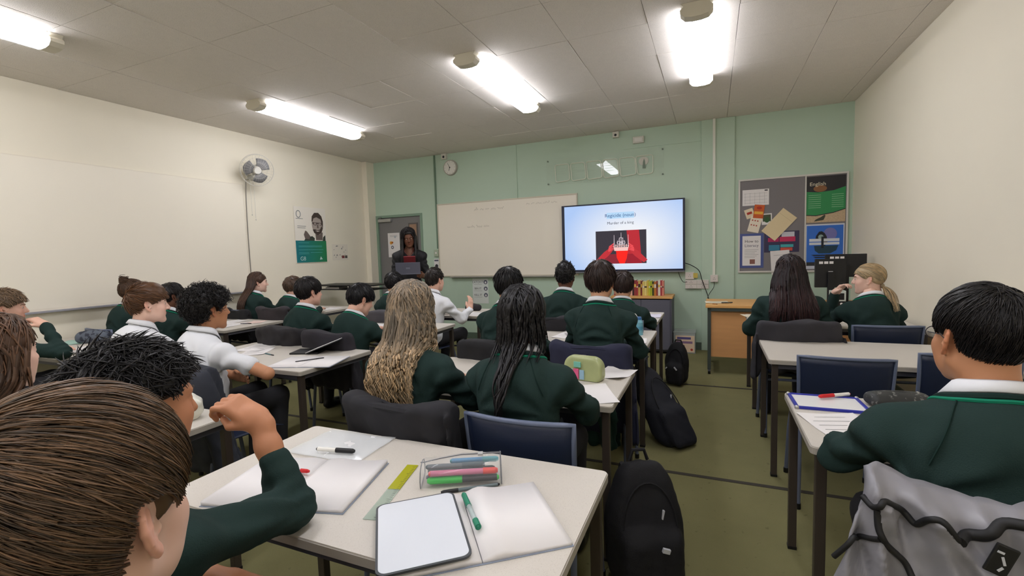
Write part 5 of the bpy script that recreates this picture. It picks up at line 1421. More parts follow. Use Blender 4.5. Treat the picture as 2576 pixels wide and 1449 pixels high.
def person(label, hx, hy, ztop, face=90, gaze=None, lean=.12, slouch=.18, neck=.30, wd=1.0, sh=.162, hs=1.0, pitch=-.05, roll=0.0, skin=(206, 160, 134), hair=None,
           top='jumper', arms=None, ty=None, res=.0135, hres=.0074, sit=True, seat_label=None, seed=0, brow=(50, 36, 28), stripe=True, armskin=False, glasses=False, handres=.0078, wrinkle=.0055, lowerz=.47, topmat=None, trmat=None, cdx=0.0, cdy=0.0, raglan=None):
    """hx, hy, ztop = where the crown of the head is; face / gaze = compass angles of body and head (90 = front wall)"""
    rr = np.random.default_rng(seed + 40)
    yaw = math.radians(face - 90); hyaw = math.radians((face if gaze is None else gaze) - face)
    Hz = .53 if sit else .94
    k = 1.0
    for _ in range(12):
        H = V3(0, 0, Hz)
        T1 = H + .16 * k * dirl(lean * .7); T2 = T1 + .17 * k * dirl(lean); T3 = T2 + .125 * k * dirl(lean + slouch); HC = T3 + .180 * dirl(neck)
        top_z = HC[2] + .1225 * hs * math.cos(min(.6, abs(pitch))) + .012
        k *= 1 + (ztop - top_z) / (.40)
    HM = Matrix.Translation(HC) @ RZ(hyaw) @ RX(pitch) @ RY(roll) @ Matrix.Scale(hs, 4)
    # world placement: crown above the head centre
    Rz = np.array(((math.cos(yaw), -math.sin(yaw), 0), (math.sin(yaw), math.cos(yaw), 0), (0, 0, 1)))
    off = Rz @ HC
    ox, oy = hx - off[0], hy - off[1]
    t = empty('person', (ox, oy, 0), yaw, label, 'person')
    def loc(p):                                  # world -> local
        return Rz.T @ (np.asarray(p, float) - V3(ox, oy, 0))
    shL = T3 + V3(-sh * wd, .015, -.072); shR = T3 + V3(sh * wd, .015, -.072)
    # arms
    def default(s):
        tl = loc((ox, ty, 0))[1] if ty is not None else .28
        wy = max(.26, min(.40, tl + .09))
        return dict(e=V3(s * .222 * wd, wy - .19, .735), w=V3(s * .10, wy, .765), back=(0, .1, 1), curl=.25)
    A = {}
    for s, nm in ((-1, 'L'), (1, 'R')):
        a = default(s)
        if not sit: a = dict(e=V3(s * .22, .05, 1.08), w=V3(s * .14, .26, 1.16), back=(s * .9, 0, .4), curl=.5)
        if arms and nm in arms:
            for kk, vv in arms[nm].items():
                a[kk] = loc(vv) if kk in ('e', 'w') and arms.get('world') else (np.asarray(vv, float) if kk in ('e', 'w') else vv)
            if arms.get('world') and 'dir' in arms[nm]: a['dir'] = Rz.T @ np.asarray(arms[nm]['dir'], float)
            if arms.get('world') and 'back' in arms[nm]: a['back'] = Rz.T @ np.asarray(arms[nm]['back'], float)
        a['s'] = s; a['sh'] = shL if s < 0 else shR
        if 'dir' not in a: a['dir'] = (a['w'] - a['e']) + V3(0, .04, -.02)
        A[nm] = a
    Rl = rotx(-lean * .8).T
    def torso(P, g=0.0):
        d = d_ell(P, H + V3(0, -.005, .01), (.160 * wd + g, .122 + g, .14 + g))
        d = smin(d, d_ell(P, T1, (.142 * wd + g, .112 + g, .16 + g), Rl), .05)
        d = smin(d, d_ell(P, T2 + V3(0, -.005, -.01), (.158 * wd + g, .114 + g, .18 + g), Rl), .05)
        d = smin(d, d_cone(P, shL, shR, .052 + g), .05)
        for q in (shL, shR): d = smin(d, d_cone(P, T3 + V3(0, -.012, .0), q + V3(0, -.01, .008), .056 + g, .044 + g), .04)
        return d
    def garment(P):
        d = torso(P, .008)
        for a in A.values():
            lim = a.get('sleeve', .93)
            d = smin(d, d_cone(P, a['sh'], a['e'] if lim > .5 else a['sh'] + (a['e'] - a['sh']) * lim * 1.55, .053, .048 if lim > .5 else .056), .045)
            if lim > .5: d = smin(d, d_cone(P, a['e'], a['e'] + (a['w'] - a['e']) * lim, .050, .036), .022)
        return d
    def jump(P):
        d = garment(P)
        w1 = wob(P, 15, seed, 5) ; w2 = wob(P, 34, seed + 2, 6, (1, 1, 1.8))
        # creases gather at elbows, armpits and waist
        near = np.zeros(P.shape[:-1], f32)
        for a in A.values():
            near = np.maximum(near, np.exp(-((P - a['e'].astype(f32)) ** 2).sum(-1) / .010))
            near = np.maximum(near, .8 * np.exp(-((P - (a['sh'] * .7 + T2 * .3 + V3(0, 0, -.06)).astype(f32)) ** 2).sum(-1) / .010))
        near = np.maximum(near, .9 * np.exp(-((P[..., 2] - (Hz + .06)) / .07) ** 2))
        d = d + wrinkle * (1.0 * w1 + (.5 + 1.6 * near) * w2)
        for a in A.values():                     # soft folds fan out from the armpits
            ap = a['sh'] * .85 + T2 * .15 + V3(0, 0, -.09)
            dx = P[..., 0] - f32(ap[0]); dz = P[..., 2] - f32(ap[2]); rr2 = dx * dx + dz * dz
            d = d + wrinkle * 1.3 * np.sin(9 * np.arctan2(dz, dx * -a['s'] + 1e-4) + 3 * w1 + seed) * np.exp(-((np.sqrt(rr2) - .11) / .075) ** 2)
        for a in A.values():                     # creases run round the arm
            q = P - a['e'].astype(f32); ax = (a['w'] - a['e']); ax = (ax / np.linalg.norm(ax)).astype(f32)
            s_ = q @ ax
            d = d + wrinkle * .9 * np.exp(-(q ** 2).sum(-1) / .008) * np.sin(s_ * 150 + seed)
        hole = d_cone(P, T3 + V3(0, .016, -.04), T3 + V3(0, .030, .14), .070, .078)
        if top == 'jacket': hole = np.minimum(hole, d_cone(P, T3 + V3(0, .08, .03), T3 + V3(0, .17, -.17), .055, .012))
        d = smax(d, -hole, .008)
        return np.maximum(d, lowerz + (Hz - .53) - P[..., 2])
    pts = [H + V3(-.2 * wd, -.15, -.08), H + V3(.2 * wd, .15, 0), T3 + V3(-.25 * wd, -.14, .07), T3 + V3(.25 * wd, .12, .05), T2 + V3(0, -.15, 0)]
    for a in A.values(): pts += [a['e'] - .075, a['e'] + .075, a['w'] - .06, a['w'] + .06]
    lo = np.min(pts, 0) - .01; hi = np.max(pts, 0) + .01; lo[2] = max(lo[2], .44 + (Hz - .53))
    V, Q = sdf_mesh(jump, lo, hi, res)
    tm = topmat or (M_JUMP if top == 'jumper' else M_SHIRT)
    np_obj('jumper' if top == 'jumper' else ('jacket' if top == 'jacket' else 'shirt'), V, Q, tm, t)
    # neckline
    nphi = 36; ph = np.linspace(0, 2 * math.pi, nphi, endpoint=False)
    def ring(kx):
        c = T3 + V3(0, .016, 0); x = c[0] + .092 * kx * np.cos(ph); y = c[1] + .084 * kx * np.sin(ph)
        zs = np.linspace(T3[2] - .10, T3[2] + .09, 96)
        P = np.stack([np.repeat(x[:, None], 96, 1), np.repeat(y[:, None], 96, 1), np.repeat(zs[None], nphi, 0)], -1).astype(f32)
        D = garment(P); ins = D < 0
        zz = np.where(ins.any(1), zs[95 - np.argmax(ins[:, ::-1], 1)], T3[2] - .08)
        zz = (np.roll(zz, 1) + zz * 2 + np.roll(zz, -1)) / 4
        return np.stack([x, y, zz], 1)
    if top in ('jumper',):
        r1 = ring(1.0); r2 = ring(1.13)
        MB().tube(r1 + V3(0, 0, .002), .0085, 7, closed=True).build('neck_rib', M_RIB, t, True)
        if stripe: MB().tube(r2 + V3(0, 0, .0015), .0052, 6, closed=True).build('neck_stripe', M_TRIM, t, True)
    if top == 'jumper' and (raglan or res < .0101):
        for s in (-1, 1):
            a0 = r2[int(nphi * ((270 + s * 42) % 360) / 360.)]; a1 = T2 + V3(s * .150 * wd, -.10, .03)
            L_ = np.array([a0 * (1 - q) + a1 * q + V3(0, -.02 * math.sin(q * 3.1), .01 * math.sin(q * 3.1)) for q in np.linspace(.03, 1, 22)])
            for it in range(6):
                d0 = garment(L_.astype(f32)); e = 2e-3
                g = np.stack([(garment((L_ + e * np.eye(3)[i]).astype(f32)) - d0) / e for i in range(3)], 1)
                L_ = L_ - (d0 - .0012)[:, None] * g / (np.linalg.norm(g, axis=1)[:, None] + 1e-6)
            MB().tube(L_, .0022, 5).build('raglan_seam', M_RIB, t, True)
    if top != 'jacket':
        r0 = ring(.90); nk = HC + np.array(HM.to_3x3() @ Vector((0, -.03, -.11)))
        V = []; F = []
        hgt = .058
        tops = np.stack([T3[0] + (nk[0] - T3[0]) * .5 + .0605 * np.cos(ph), T3[1] + .010 + (nk[1] - T3[1]) * .35 + .0615 * np.sin(ph), r0[:, 2] * .55 + (T3[2] + .0) * .45 + hgt], 1)
        prof = [r0 + V3(0, 0, -.012), tops - V3(0, 0, .002), tops * .985 + V3(T3[0], T3[1] + .012, tops[0, 2] * 1.0) * .015 + V3(0, 0, .003)]
        outd = np.stack([np.cos(ph), np.sin(ph), 0 * ph], 1)
        prof += [tops + outd * .006 + V3(0, 0, .0), r0 + outd * .007 + V3(0, 0, .010), r0 + outd * .004 + V3(0, 0, .007)]
        for p in prof: V += [tuple(q) for q in p]
        for j in range(len(prof) - 1):
            for i in range(nphi):
                i2 = (i + 1) % nphi; F.append((j * nphi + i, j * nphi + i2, (j + 1) * nphi + i2, (j + 1) * nphi + i))
        meshobj('shirt_collar', V, F, M_SHIRT, t, True)
    # body: head, neck, trunk, arms, hands in one mesh
    parts = []
    hv, hq, hc = head_mesh(hres)
    B = np.array(HM); parts.append((hv @ B[:3, :3].T + B[:3, 3], hq, hc))
    tv_, tq = sdf_mesh(lambda P: np.minimum(smin(torso(P, -.012), d_cone(P, T3 + V3(0, 0, -.03), HC + V3(0, -.03, -.08), .054, .050), .02), 1), H + V3(-.2, -.16, -.05), T3 + V3(.24, .14, .10), .022) if False else (np.zeros((0, 3)), np.zeros((0, 4), int))
    def trunk(P):
        d = torso(P, -.014)
        d = smin(d, d_cone(P, T3 + V3(0, 0, -.04), T3 * .45 + HC * .55 + V3(0, -.02, -.02), .056, .050), .03)
        for a in A.values(): d = smin(d, d_cone(P, a['sh'], a['e'], .042, .036), .03)
        return d
    if not armskin:
        v, q = sdf_mesh(trunk, lo, hi, .026); parts.append((v, q, np.ones((len(v), 3))))
    else:
        v, q = sdf_mesh(trunk, lo, hi, .012); parts.append((v, q, np.ones((len(v), 3))))
    for a in A.values():
        W = hand_frame(a['w'], a['dir'], a['back'])
        s = a['s']
        th = s * -1
        def arm(P, a=a, W=W, th=th):
            d = d_cone(P, a['e'], a['e'] * .3 + a['w'] * .7, .038, .029); d = smin(d, d_cone(P, a['e'] * .3 + a['w'] * .7, a['w'], .029, .025), .02)
            return smin(d, hand_field(P, W, th, a.get('curl', .25), a.get('spread', 0), a.get('thumb', .5), a.get('scale', .97)), .018)
        tip = a['w'] + np.asarray(W)[:3, 1] * .19
        q0 = a['e'] if (armskin or a.get('bare')) else a['e'] * .35 + a['w'] * .65
        bp = np.array([q0 - .045, q0 + .045, a['w'] - .06, a['w'] + .06, a['w'] + np.asarray(W)[:3, 1] * .10 - .075, a['w'] + np.asarray(W)[:3, 1] * .10 + .075, tip - .03, tip + .03])
        v, q = sdf_mesh(arm, bp.min(0), bp.max(0), handres); parts.append((v, q, np.ones((len(v), 3))))
    Vb, Qb, Cb = merge(parts)
    np_obj('body', Vb, Qb, skin_mat(skin), t, True, Cb)
    # eyes and brows
    m = MB()
    for s in (-1, 1): m.sph(HM @ Vector((s * .031, .0752, .009)), .0117 * hs, seg=12)
    m.build('eye_whites', M_EYEW, t, True)
    m = MB()
    for s in (-1, 1): m.sph(HM @ Vector((s * .031, .0846, .0085)), .0046 * hs, (1, .6, 1), seg=10)
    m.build('irises', M_IRIS, t, True)
    m = MB()
    for s in (-1, 1): m.tube([HM @ Vector((s * x, y, z)) for x, y, z in ((.014, .0935, .0285), (.026, .0905, .0325), (.039, .083, .032), (.049, .073, .027))], .0026, 5)
    m.build('eyebrows', mat('brow_%d' % brow[0], brow, .6), t, True)
    if glasses:
        m = MB()
        for s in (-1, 1):
            m.tube([HM @ Vector((s * .033 + .02 * math.cos(q), .103 - .25 * abs(s * .033 + .02 * math.cos(q)) ** 1.5, .006 + .016 * math.sin(q))) for q in np.linspace(0, 6.283, 18, endpoint=False)], .0013, 5, closed=True)
            m.tube([HM @ Vector(p) for p in ((s * .053, .092, .010), (s * .072, .06, .012), (s * .081, .005, .012), (s * .081, -.015, .0))], .0012, 5)
        m.tube([HM @ Vector(p) for p in ((-.013, .104, .010), (0, .108, .013), (.013, .104, .010))], .0012, 5)
        m.build('glasses', M_DARK, t, True)
    # hair
    def tors(P): return np.minimum(garment(P), d_cone(P, T3 + V3(0, 0, -.03), HC + V3(0, -.02, -.06), .056, .054))
    if hair: 
        hr = Hair(seed + 3); rgb = hair(hr, HM, tors, dict(T3=T3, HC=HC, H=H))
        hr.build('hair', hair_mat(rgb), t, None)
    # legs
    trm = trmat or M_TROU
    if sit:
        def legs(P):
            X = P.copy(); d = d_ell(P, H + V3(0, .0, -.01), (.158 * wd, .125, .10))
            for s in (-1, 1):
                d = smin(d, d_cone(P, V3(s * .085, .02, .515), V3(s * .115, .40, .535), .074, .062), .03)
                d = smin(d, d_cone(P, V3(s * .115, .40, .535), V3(s * .12, .37, .09), .060, .046), .025)
            d = d + .004 * wob(P, 30, seed + 4)
            d = np.maximum(d, .457 - P[..., 2] - 10 * (P[..., 1] > .21)) 
            return np.maximum(d, .07 - P[..., 2])
        v, q = sdf_mesh(legs, (-.22 * max(1, wd), -.16, .05), (.22 * max(1, wd), .49, .66), .0195)
        np_obj('trousers', v, q, trm, t)
        fy = .40
    else:
        def legs(P):
            d = d_ell(P, H + V3(0, 0, -.01), (.15, .11, .12))
            for s in (-1, 1): d = smin(d, d_cone(P, V3(s * .08, 0, Hz - .05), V3(s * .10, .0, .09), .085, .05), .04)
            return np.maximum(d + .004 * wob(P, 25, 3), .07 - P[..., 2])
        v, q = sdf_mesh(legs, (-.22, -.16, .05), (.22, .16, Hz + .12), .0135)
        np_obj('trousers', v, q, trm, t); fy = .03
    for s in (-1, 1):
        def shoe(P): 
            d = d_ell(P, (s * .12, fy + .03, .035), (.045, .13, .045)); d = smin(d, d_cone(P, (s * .12, fy - .03, .05), (s * .12, fy - .03, .10), .045), .02)
            return np.maximum(d, .002 - P[..., 2])
        v, q = sdf_mesh(shoe, (s * .12 - .06, fy - .12, -.005), (s * .12 + .06, fy + .18, .16), .018)
        np_obj('shoe', v, q, M_SHOE, t)
    if sit and seat_label:
        cx_, cy_ = ox + Rz[0, 1] * .035 + cdx, oy + Rz[1, 1] * .035 + cdy
        chair(cx_, cy_, yaw, seat_label); t['chair_x'] = cx_; t['chair_y'] = cy_; t['chair_rz'] = yaw
    return t
# ------------------------------------------------------------------ hair styles
def style_short(rgb, vol=(.012, .014, .016), nape=-.075, front=.048, n=900, L=.045, rad=.0016, lift=.012, sweep=(0, 0, 0), noise=.25, crown=(0, -.55, .84), lump=.002, h=.0055, lo=.55, hi=1.5, top=0.0, tint=.75, warm=.1):
    if h == .0055: n, rad, h = int(n * .7), rad * 1.15, .0072
    def f(hr, HM, tors, pt):
        hr.cap(vol, nape, front, h=h, lump=lump, top=top, tint=tint)
        if top:
            hr.short(n, L, rad, crown, lift + top * .6, sweep, noise, lo=lo, hi=hi, warm=warm, k0=1.0)
        else: hr.short(n, L, rad, crown, lift, sweep, noise, lo=lo, hi=hi, warm=warm)
        hr.to_body(HM); return rgb
    return f
def style_curly(rgb, vol=(.022, .024, .032), nape=-.075, front=.045, n=700, length=.03, cr=.008, rad=.0022, turns=2.0, h=.006, droop=.3, lump=.004, wavy=0):
    def f(hr, HM, tors, pt):
        hr.cap(vol, nape, front, h=h, lump=lump, tint=.6)
        hr.curls(n, length, cr, rad, turns, droop=droop)
        hr.short(n // 3, .03, rad * .7, lift=.02, noise=.8)
        if wavy:
            hr.short(wavy, .05, .0014, (0, -.2, .95), lift=.012, noise=.55, lo=.5, hi=1.6)
            hr.short(wavy // 2, .04, .0016, (.3, -.6, .7), lift=.02, noise=.7, sweep=(0, .5, 0), lo=.5, hi=1.6)
        hr.to_body(HM); return rgb
    return f
def style_long(rgb, zend, n=420, n2=130, rad=.0022, wave=0.0, wl=.06, vol=(.010, .012, .012), front=.052, az=(150, 390), flare=.03, warm=.1, gather=0.0, lo=.55, hi=1.45, zjit=.05, back=0.0, xoff=0.0, part=(0, .15, .99), base=.007, tip=None):
    def f(hr, HM, tors, pt):
        hr.cap(vol, -.10, front, h=.0075, lump=.0015, side=1, tint=.7)
        c0 = (hr.c, hr.R)
        hr.short(n // 3, .05, rad * .8, (part[0] * .3, .0, 1), lift=.004, noise=.12, lo=lo, hi=hi, warm=warm)
        hr.to_body(HM)
        hr.long(HM, tors, n2, zend + .02, base, wave * .6, wl, az, flare, m1=7, m2=10, lo=lo * .8, hi=hi * .7, warm=warm, gather=gather, zjit=zjit, back=back, xoff=xoff, part=part)
        hr.long(HM, tors, n, zend, rad, wave, wl, az, flare, lo=lo, hi=hi, warm=warm, gather=gather, zjit=zjit, back=back, xoff=xoff, part=part, m2=32 if wave > .01 else 13)
        if tip is not None:
            zt = pt['HC'][2]
            for q in range(len(hr.parts)):
                V_, Q_, C_ = hr.parts[q]; k_ = sstep(zt - .02, zend + .15, V_[:, 2])[:, None]
                hr.parts[q] = (V_, Q_, C_ * (1 + (np.array(tip) - 1) * k_))
        return rgb
    return f
def style_braids(rgb, zend, ztail):
    def f(hr, HM, tors, pt):
        hr.cap((.010, .012, .012), -.09, .05, h=.0075, lump=.0025, freq=90, side=1, tint=.6)
        hr.to_body(HM)
        for az, n in (((165, 262), 46), ((312, 378), 36)):
            hr.long(HM, tors, n, zend, .0068, .003, .2, az, .05, m1=16, m2=14, lo=.6, hi=1.3, seg_r=.013, zjit=.045)
        hr.long(HM, tors, 30, ztail, .0058, .006, .13, (240, 318), .0, m1=14, m2=34, lo=.6, hi=1.3, seg_r=.011, zjit=.08, gather=.80, xoff=-.018)
        return rgb
    return f
def style_ponytail(rgb, warm=.2):
    def f(hr, HM, tors, pt):
        hr.cap((.008, .010, .010), -.070, .056, h=.0068, lump=.001, tint=.9)
        hr.short(1100, .09, .0012, (0, .75, .55), lift=.002, noise=.06, lo=.6, hi=1.45, warm=warm, m=8)
        n = 260; m = 14; r = hr.r
        t = np.linspace(0, 1, m)
        a = r.uniform(0, 6.28, n); q = np.sqrt(r.uniform(0, 1, n)) * .013
        base = V3(-.012, -.092, -.058)
        S = np.empty((n, m, 3))
        fan = r.normal(size=n)
        ln = r.uniform(.75, 1.1, n)
        for j in range(m):
            tt = t[j] * ln
            w = 1 + 2.2 * np.sin(np.minimum(tt, .9) * 2.6)
            S[:, j, 0] = base[0] + q * np.cos(a) * w + fan * .046 * tt ** 1.3 - .060 * tt
            S[:, j, 1] = base[1] - .030 * np.sin(np.minimum(1, tt * 1.6) * 1.6) + q * np.sin(a) * w * .7 - .02 * tt + fan * .012 * tt
            S[:, j, 2] = base[2] + .010 * np.sin(tt * 3) - .165 * tt ** 1.25
        hr.raw(S, .0027 * r.uniform(.7, 1.2, n)[:, None] * (1 - .6 * t ** 2)[None], .6, 1.5, warm)
        V, Q = sdf_mesh(lambda P: d_ell(P, base + V3(0, .004, .006), (.020, .016, .020)), base - .03, base + .03, .005)
        hr.parts.append((V, Q, np.full((len(V), 3), .6)))
        hr.to_body(HM)
        for it in range(3):
            pv, pq, pc = hr.parts[-2]; d = tors(pv.astype(f32)); e = np.maximum(0, .006 - d)
            pv = pv + np.stack([0 * e, -e * 1.1, 0 * e], 1); hr.parts[-2] = (pv, pq, pc)
        return rgb
    return f
def style_bun(rgb):
    def f(hr, HM, tors, pt):
        hr.cap((.010, .012, .012), -.07, .052, h=.006, lump=.002, tint=.8)
        hr.short(700, .07, .0014, (0, .6, -.6), lift=.006, noise=.12, sweep=(0, -.2, .5))
        c = V3(0, -.075, .125)
        V, Q = sdf_mesh(lambda P: d_ell(P, c, (.038, .036, .030)) + .004 * wob(P, 110, 4), c - .055, c + .055, .005)
        hr.parts.append((V, Q, np.full((len(V), 3), .8)))
        n, m = 90, 16; r = hr.r; a0 = r.uniform(0, 6.28, n); tl = r.normal(size=n) * .6; t = np.linspace(0, 1, m)
        ang = a0[:, None] + 4.2 * t[None]; rad = .034 + .007 * r.uniform(-1, 1, n)
        S = np.stack([c[0] + rad[:, None] * np.cos(ang), c[1] + rad[:, None] * np.sin(ang) * .95, c[2] + tl[:, None] * .026 + .012 * np.sin(ang + a0[:, None])], -1)
        hr.raw(S, np.full((n, m), .0022), .6, 1.5, .1)
        hr.to_body(HM); return rgb
    return f

BLACKH = (24, 21, 22); DKBR = (44, 32, 28); BROWN = (78, 56, 42); SANDY = (132, 104, 76); BLOND = (188, 150, 100)
FAIR = (226, 180, 158); TAN = (196, 140, 104); OLIVE = (204, 156, 124); DARK = (104, 68, 50); PALE = (232, 192, 172)

# ------------------------------------------------------------------ the class
CHN = 'navy chair under the '
# centre column
person('girl with long black braids in a green jumper, seen from behind', -.705, 1.74, 1.262, gaze=94, lean=.06, slouch=.12, wd=1.03, skin=DARK, hair=style_braids((20, 18, 20), 1.015, .80), cdx=.075, ty=1.97, res=.0095, seat_label=CHN + 'girl with long black braids', seed=1)
person('girl with waist-length wavy dark blonde hair in a green jumper', -1.235, 1.74, 1.275, face=86, gaze=92, lean=.08, slouch=.12, wd=1.02, skin=FAIR, hair=style_long((140, 124, 104), .80, n=440, n2=130, rad=.0042, wave=.012, wl=.066, vol=(.020, .020, .018), az=(160, 372), flare=.07, lo=.5, hi=1.5, warm=.12, zjit=.07, base=.008, tip=(1.50, 1.40, 1.20)), ty=1.97, res=.0095, cdx=.12, seat_label='chair draped in black under the girl with wavy dark blonde hair', seed=2)
person('boy with parted black hair, half hidden behind the braided girl', -1.315, 3.0, 1.295, gaze=100, skin=OLIVE, lean=.15, hair=style_short(BLACKH, (.020, .016, .018), -.085, .03, n=700, L=.06, rad=.002, crown=(0, -.1, 1), top=.0, lift=.012, noise=.2), ty=3.27, seat_label=CHN + 'boy with parted black hair', seed=3)
person('boy with thick straight dark brown hair, broad back in green jumper', -.66, 2.98, 1.325, gaze=86, lean=.10, slouch=.12, wd=1.0, skin=OLIVE, hair=style_short((56, 42, 38), (.020, .018, .022), -.105, .03, n=1100, L=.06, rad=.0018, crown=(0, -.35, .9), lift=.008, noise=.12), ty=3.27, res=.010, seat_label='chair draped in navy under the boy with thick brown hair', seed=4)
person('boy with short textured black hair at the front, below the screen', -1.24, 4.13, 1.288, gaze=98, skin=DARK, hair=style_curly((22, 18, 18), (.014, .012, .024), -.055, .045, n=420, length=.016, cr=.006, rad=.003, turns=1.3), ty=4.42, seat_label='dark chair behind the boy with short textured hair at the front', seed=5)
person('boy with bowl-cut dark hair beside the low cupboard', -.72, 4.13, 1.205, gaze=100, skin=OLIVE, hair=style_short((52, 38, 34), (.018, .016, .018), -.07, .03, n=600, L=.05, rad=.002, lift=.006, noise=.12), ty=4.42, seat_label=CHN + 'boy with the bowl cut by the cupboard', seed=6)
# right column
person('girl with very long dark auburn hair at the front right', .545, 4.12, 1.305, face=92, gaze=96, lean=.20, slouch=.15, wd=1.10, skin=OLIVE, hair=style_long((46, 31, 32), .84, tip=(1.35, .98, .98), n=460, n2=170, rad=.0036, wave=.003, wl=.12, vol=(.022, .018, .014), az=(150, 390), flare=.22, lo=.5, hi=1.5, warm=.35, zjit=.05, base=.009), ty=4.36, seat_label='chair with a coat under the girl with dark auburn hair', seed=7,
       arms=dict(L=dict(e=(-.27, .14, .74), w=(-.15, .34, .765)), R=dict(e=(.27, .14, .74), w=(.15, .34, .765))))
person('girl with a blonde ponytail turned sideways, hand at her mouth', 1.075, 4.25, 1.238, face=96, gaze=166, lean=.22, slouch=.12, wd=.95, hs=.92, skin=PALE, hair=style_ponytail((188, 166, 130)), ty=4.36, seat_label=CHN + 'girl with the blonde ponytail', seed=8, brow=(120, 90, 60),
       arms=dict(world=True, L=dict(e=(.86, 4.45, .765), w=(.90, 4.40, 1.0), dir=(.06, -.06, .09), back=(-.7, .7, .1), curl=.7), R=dict(e=(1.27, 4.30, .735), w=(1.16, 4.47, .765))))
person('boy with short neat black hair in the right foreground', .605, 1.49, 1.288, face=92, gaze=104, lean=.12, slouch=.15, wd=1.16, hs=1.02, skin=TAN, hair=style_short((22, 19, 19), (.008, .010, .013), -.055, .05, n=3800, L=.045, rad=.00105, lift=.003, noise=.14, h=.0042, crown=(0.1, -.45, .88), lo=.55, hi=1.7), ty=1.78, res=.0075, hres=.0042, seat_label='chair under the boy in the right foreground, silver jacket on it', seed=9, glasses=True,
       arms=dict(world=True, L=dict(e=(.345, 1.60, .775), w=(.47, 1.83, .765)), R=dict(e=(.90, 1.62, .775), w=(.78, 1.86, .765))))
# second column
person('boy with big curly black hair in a white shirt, arms folded', -2.705, 1.79, 1.252, face=84, gaze=79, lean=.02, slouch=.16, wd=1.04, skin=TAN, hair=style_curly((24, 20, 19), (.032, .032, .030), -.090, .05, n=1000, length=.026, cr=.008, rad=.0019, turns=1.8, lump=.006), top='shirt', res=.009, hres=.005, seed=10, armskin=True, handres=.005, wrinkle=.0062, cdx=.17, seat_label='chair draped in slate under the curly-haired boy in white',
       arms=dict(world=True, R=dict(e=(-2.325, 1.845, .755), w=(-2.56, 1.945, .735), sleeve=.36, dir=(-.9, -.1, .15), back=(0, .9, .4), curl=.2), L=dict(e=(-3.02, 1.80, .755), w=(-2.66, 1.90, .705), sleeve=.36, dir=(.9, -.12, .0), back=(.1, .95, .2), curl=.2)))
person('fair boy with brown quiff and cropped sides in a white shirt', -3.30, 1.80, 1.27, face=88, gaze=66, lean=.10, slouch=.2, skin=PALE, hair=style_short((104, 72, 48), (.007, .008, .012), -.065, .045, n=1500, L=.06, rad=.0014, lift=.012, sweep=(.25, .9, 0), crown=(0, -.75, .5), top=.010, lo=.6, hi=1.5, warm=.2), top='shirt', ty=2.03, hres=.005, seat_label=CHN + 'fair boy with the brown quiff', seed=11, brow=(110, 80, 60))
person('boy with neat dark fringe and white collar in the middle left row', -3.20, 3.0, 1.24, face=88, gaze=74, skin=FAIR, hair=style_short((30, 25, 26), (.018, .016, .018), -.075, .025, n=900, L=.05, rad=.0018, lift=.006, noise=.12, crown=(0, -.3, .9)), ty=3.30, seat_label='chair with a puffy coat under the boy with the dark fringe', seed=12)
person('boy with black hair bowing his head over his work', -2.66, 3.02, 1.17, face=86, gaze=66, lean=.22, slouch=.25, neck=.45, pitch=-.38, skin=FAIR, hair=style_short((22, 20, 24), (.016, .016, .018), -.07, .025, n=900, L=.05, rad=.0018, lift=.008, noise=.15), ty=3.30, seat_label='chair with a dark coat under the boy bowing his head', seed=13)
person('pupil with straight black hair in front of the teacher', -3.22, 4.2, 1.228, gaze=104, skin=OLIVE, hair=style_short((26, 23, 26), (.018, .016, .016), -.085, .03, n=500, L=.05, rad=.0022, lift=.006), ty=4.45, seat_label=CHN + 'pupil in front of the teacher', seed=14)
person('boy in a white shirt with short dark hair in the front row', -2.69, 4.2, 1.262, face=80, gaze=78, lean=.16, skin=FAIR, hair=style_short((46, 38, 34), (.010, .012, .016), -.06, .045, n=600, L=.04, rad=.0018, lift=.01), top='shirt', ty=4.45, seat_label=CHN + 'white-shirted boy in the front row', seed=15,
       arms=dict(world=True, R=dict(e=(-2.43, 4.27, .715), w=(-2.415, 4.44, .80), dir=(.0, .03, .12), back=(.9, -.3, .1), curl=.35), L=dict(e=(-2.95, 4.36, .74), w=(-2.78, 4.54, .765))))
# left wall column
person('sandy-haired boy by the left wall with his fist against his face', -4.66, 1.63, 1.24, face=82, gaze=64, lean=.2, slouch=.2, neck=.4, skin=FAIR, hair=style_short((120, 98, 76), (.018, .018, .024), -.05, .05, n=1300, L=.04, rad=.0016, lift=.012, noise=.45, lo=.65, hi=1.3, warm=.1), seed=16, handres=.005, brow=(120, 92, 70), seat_label=CHN + 'sandy-haired boy',
       arms=dict(world=True, R=dict(e=(-4.32, 1.775, .775), w=(-4.525, 1.775, .972), dir=(-.09, -.055, .075), back=(.75, .3, .6), curl=.85), L=dict(e=(-4.95, 1.72, .74), w=(-4.75, 1.88, .765))))
person('girl with a messy brown top bun by the left wall', -5.16, 2.70, 1.255, wd=.92, face=90, gaze=80, skin=FAIR, lean=.16, hair=style_bun((84, 62, 46)), ty=3.05, seat_label=CHN + 'girl with the top bun', seed=17)
person('pupil with dark hair behind the quiffed boy', -4.74, 2.8, 1.21, wd=.92, gaze=72, skin=DARK, lean=.16, hair=style_short((28, 24, 25), (.016, .016, .016), -.09, .04, n=500, L=.05, rad=.002, lift=.006), ty=3.05, seat_label=CHN + 'dark-haired pupil behind the quiffed boy', seed=18)
person('girl with long straight brown hair under the fan', -5.19, 4.08, 1.25, face=84, gaze=56, lean=.14, skin=PALE, hair=style_long((84, 60, 46), .78, n=340, n2=150, rad=.0026, az=(185, 350), vol=(.008, .010, .010), flare=.02, gather=.05, back=.02, zjit=.03), ty=4.40, seat_label='chair with a black coat under the girl with long brown hair', seed=19)
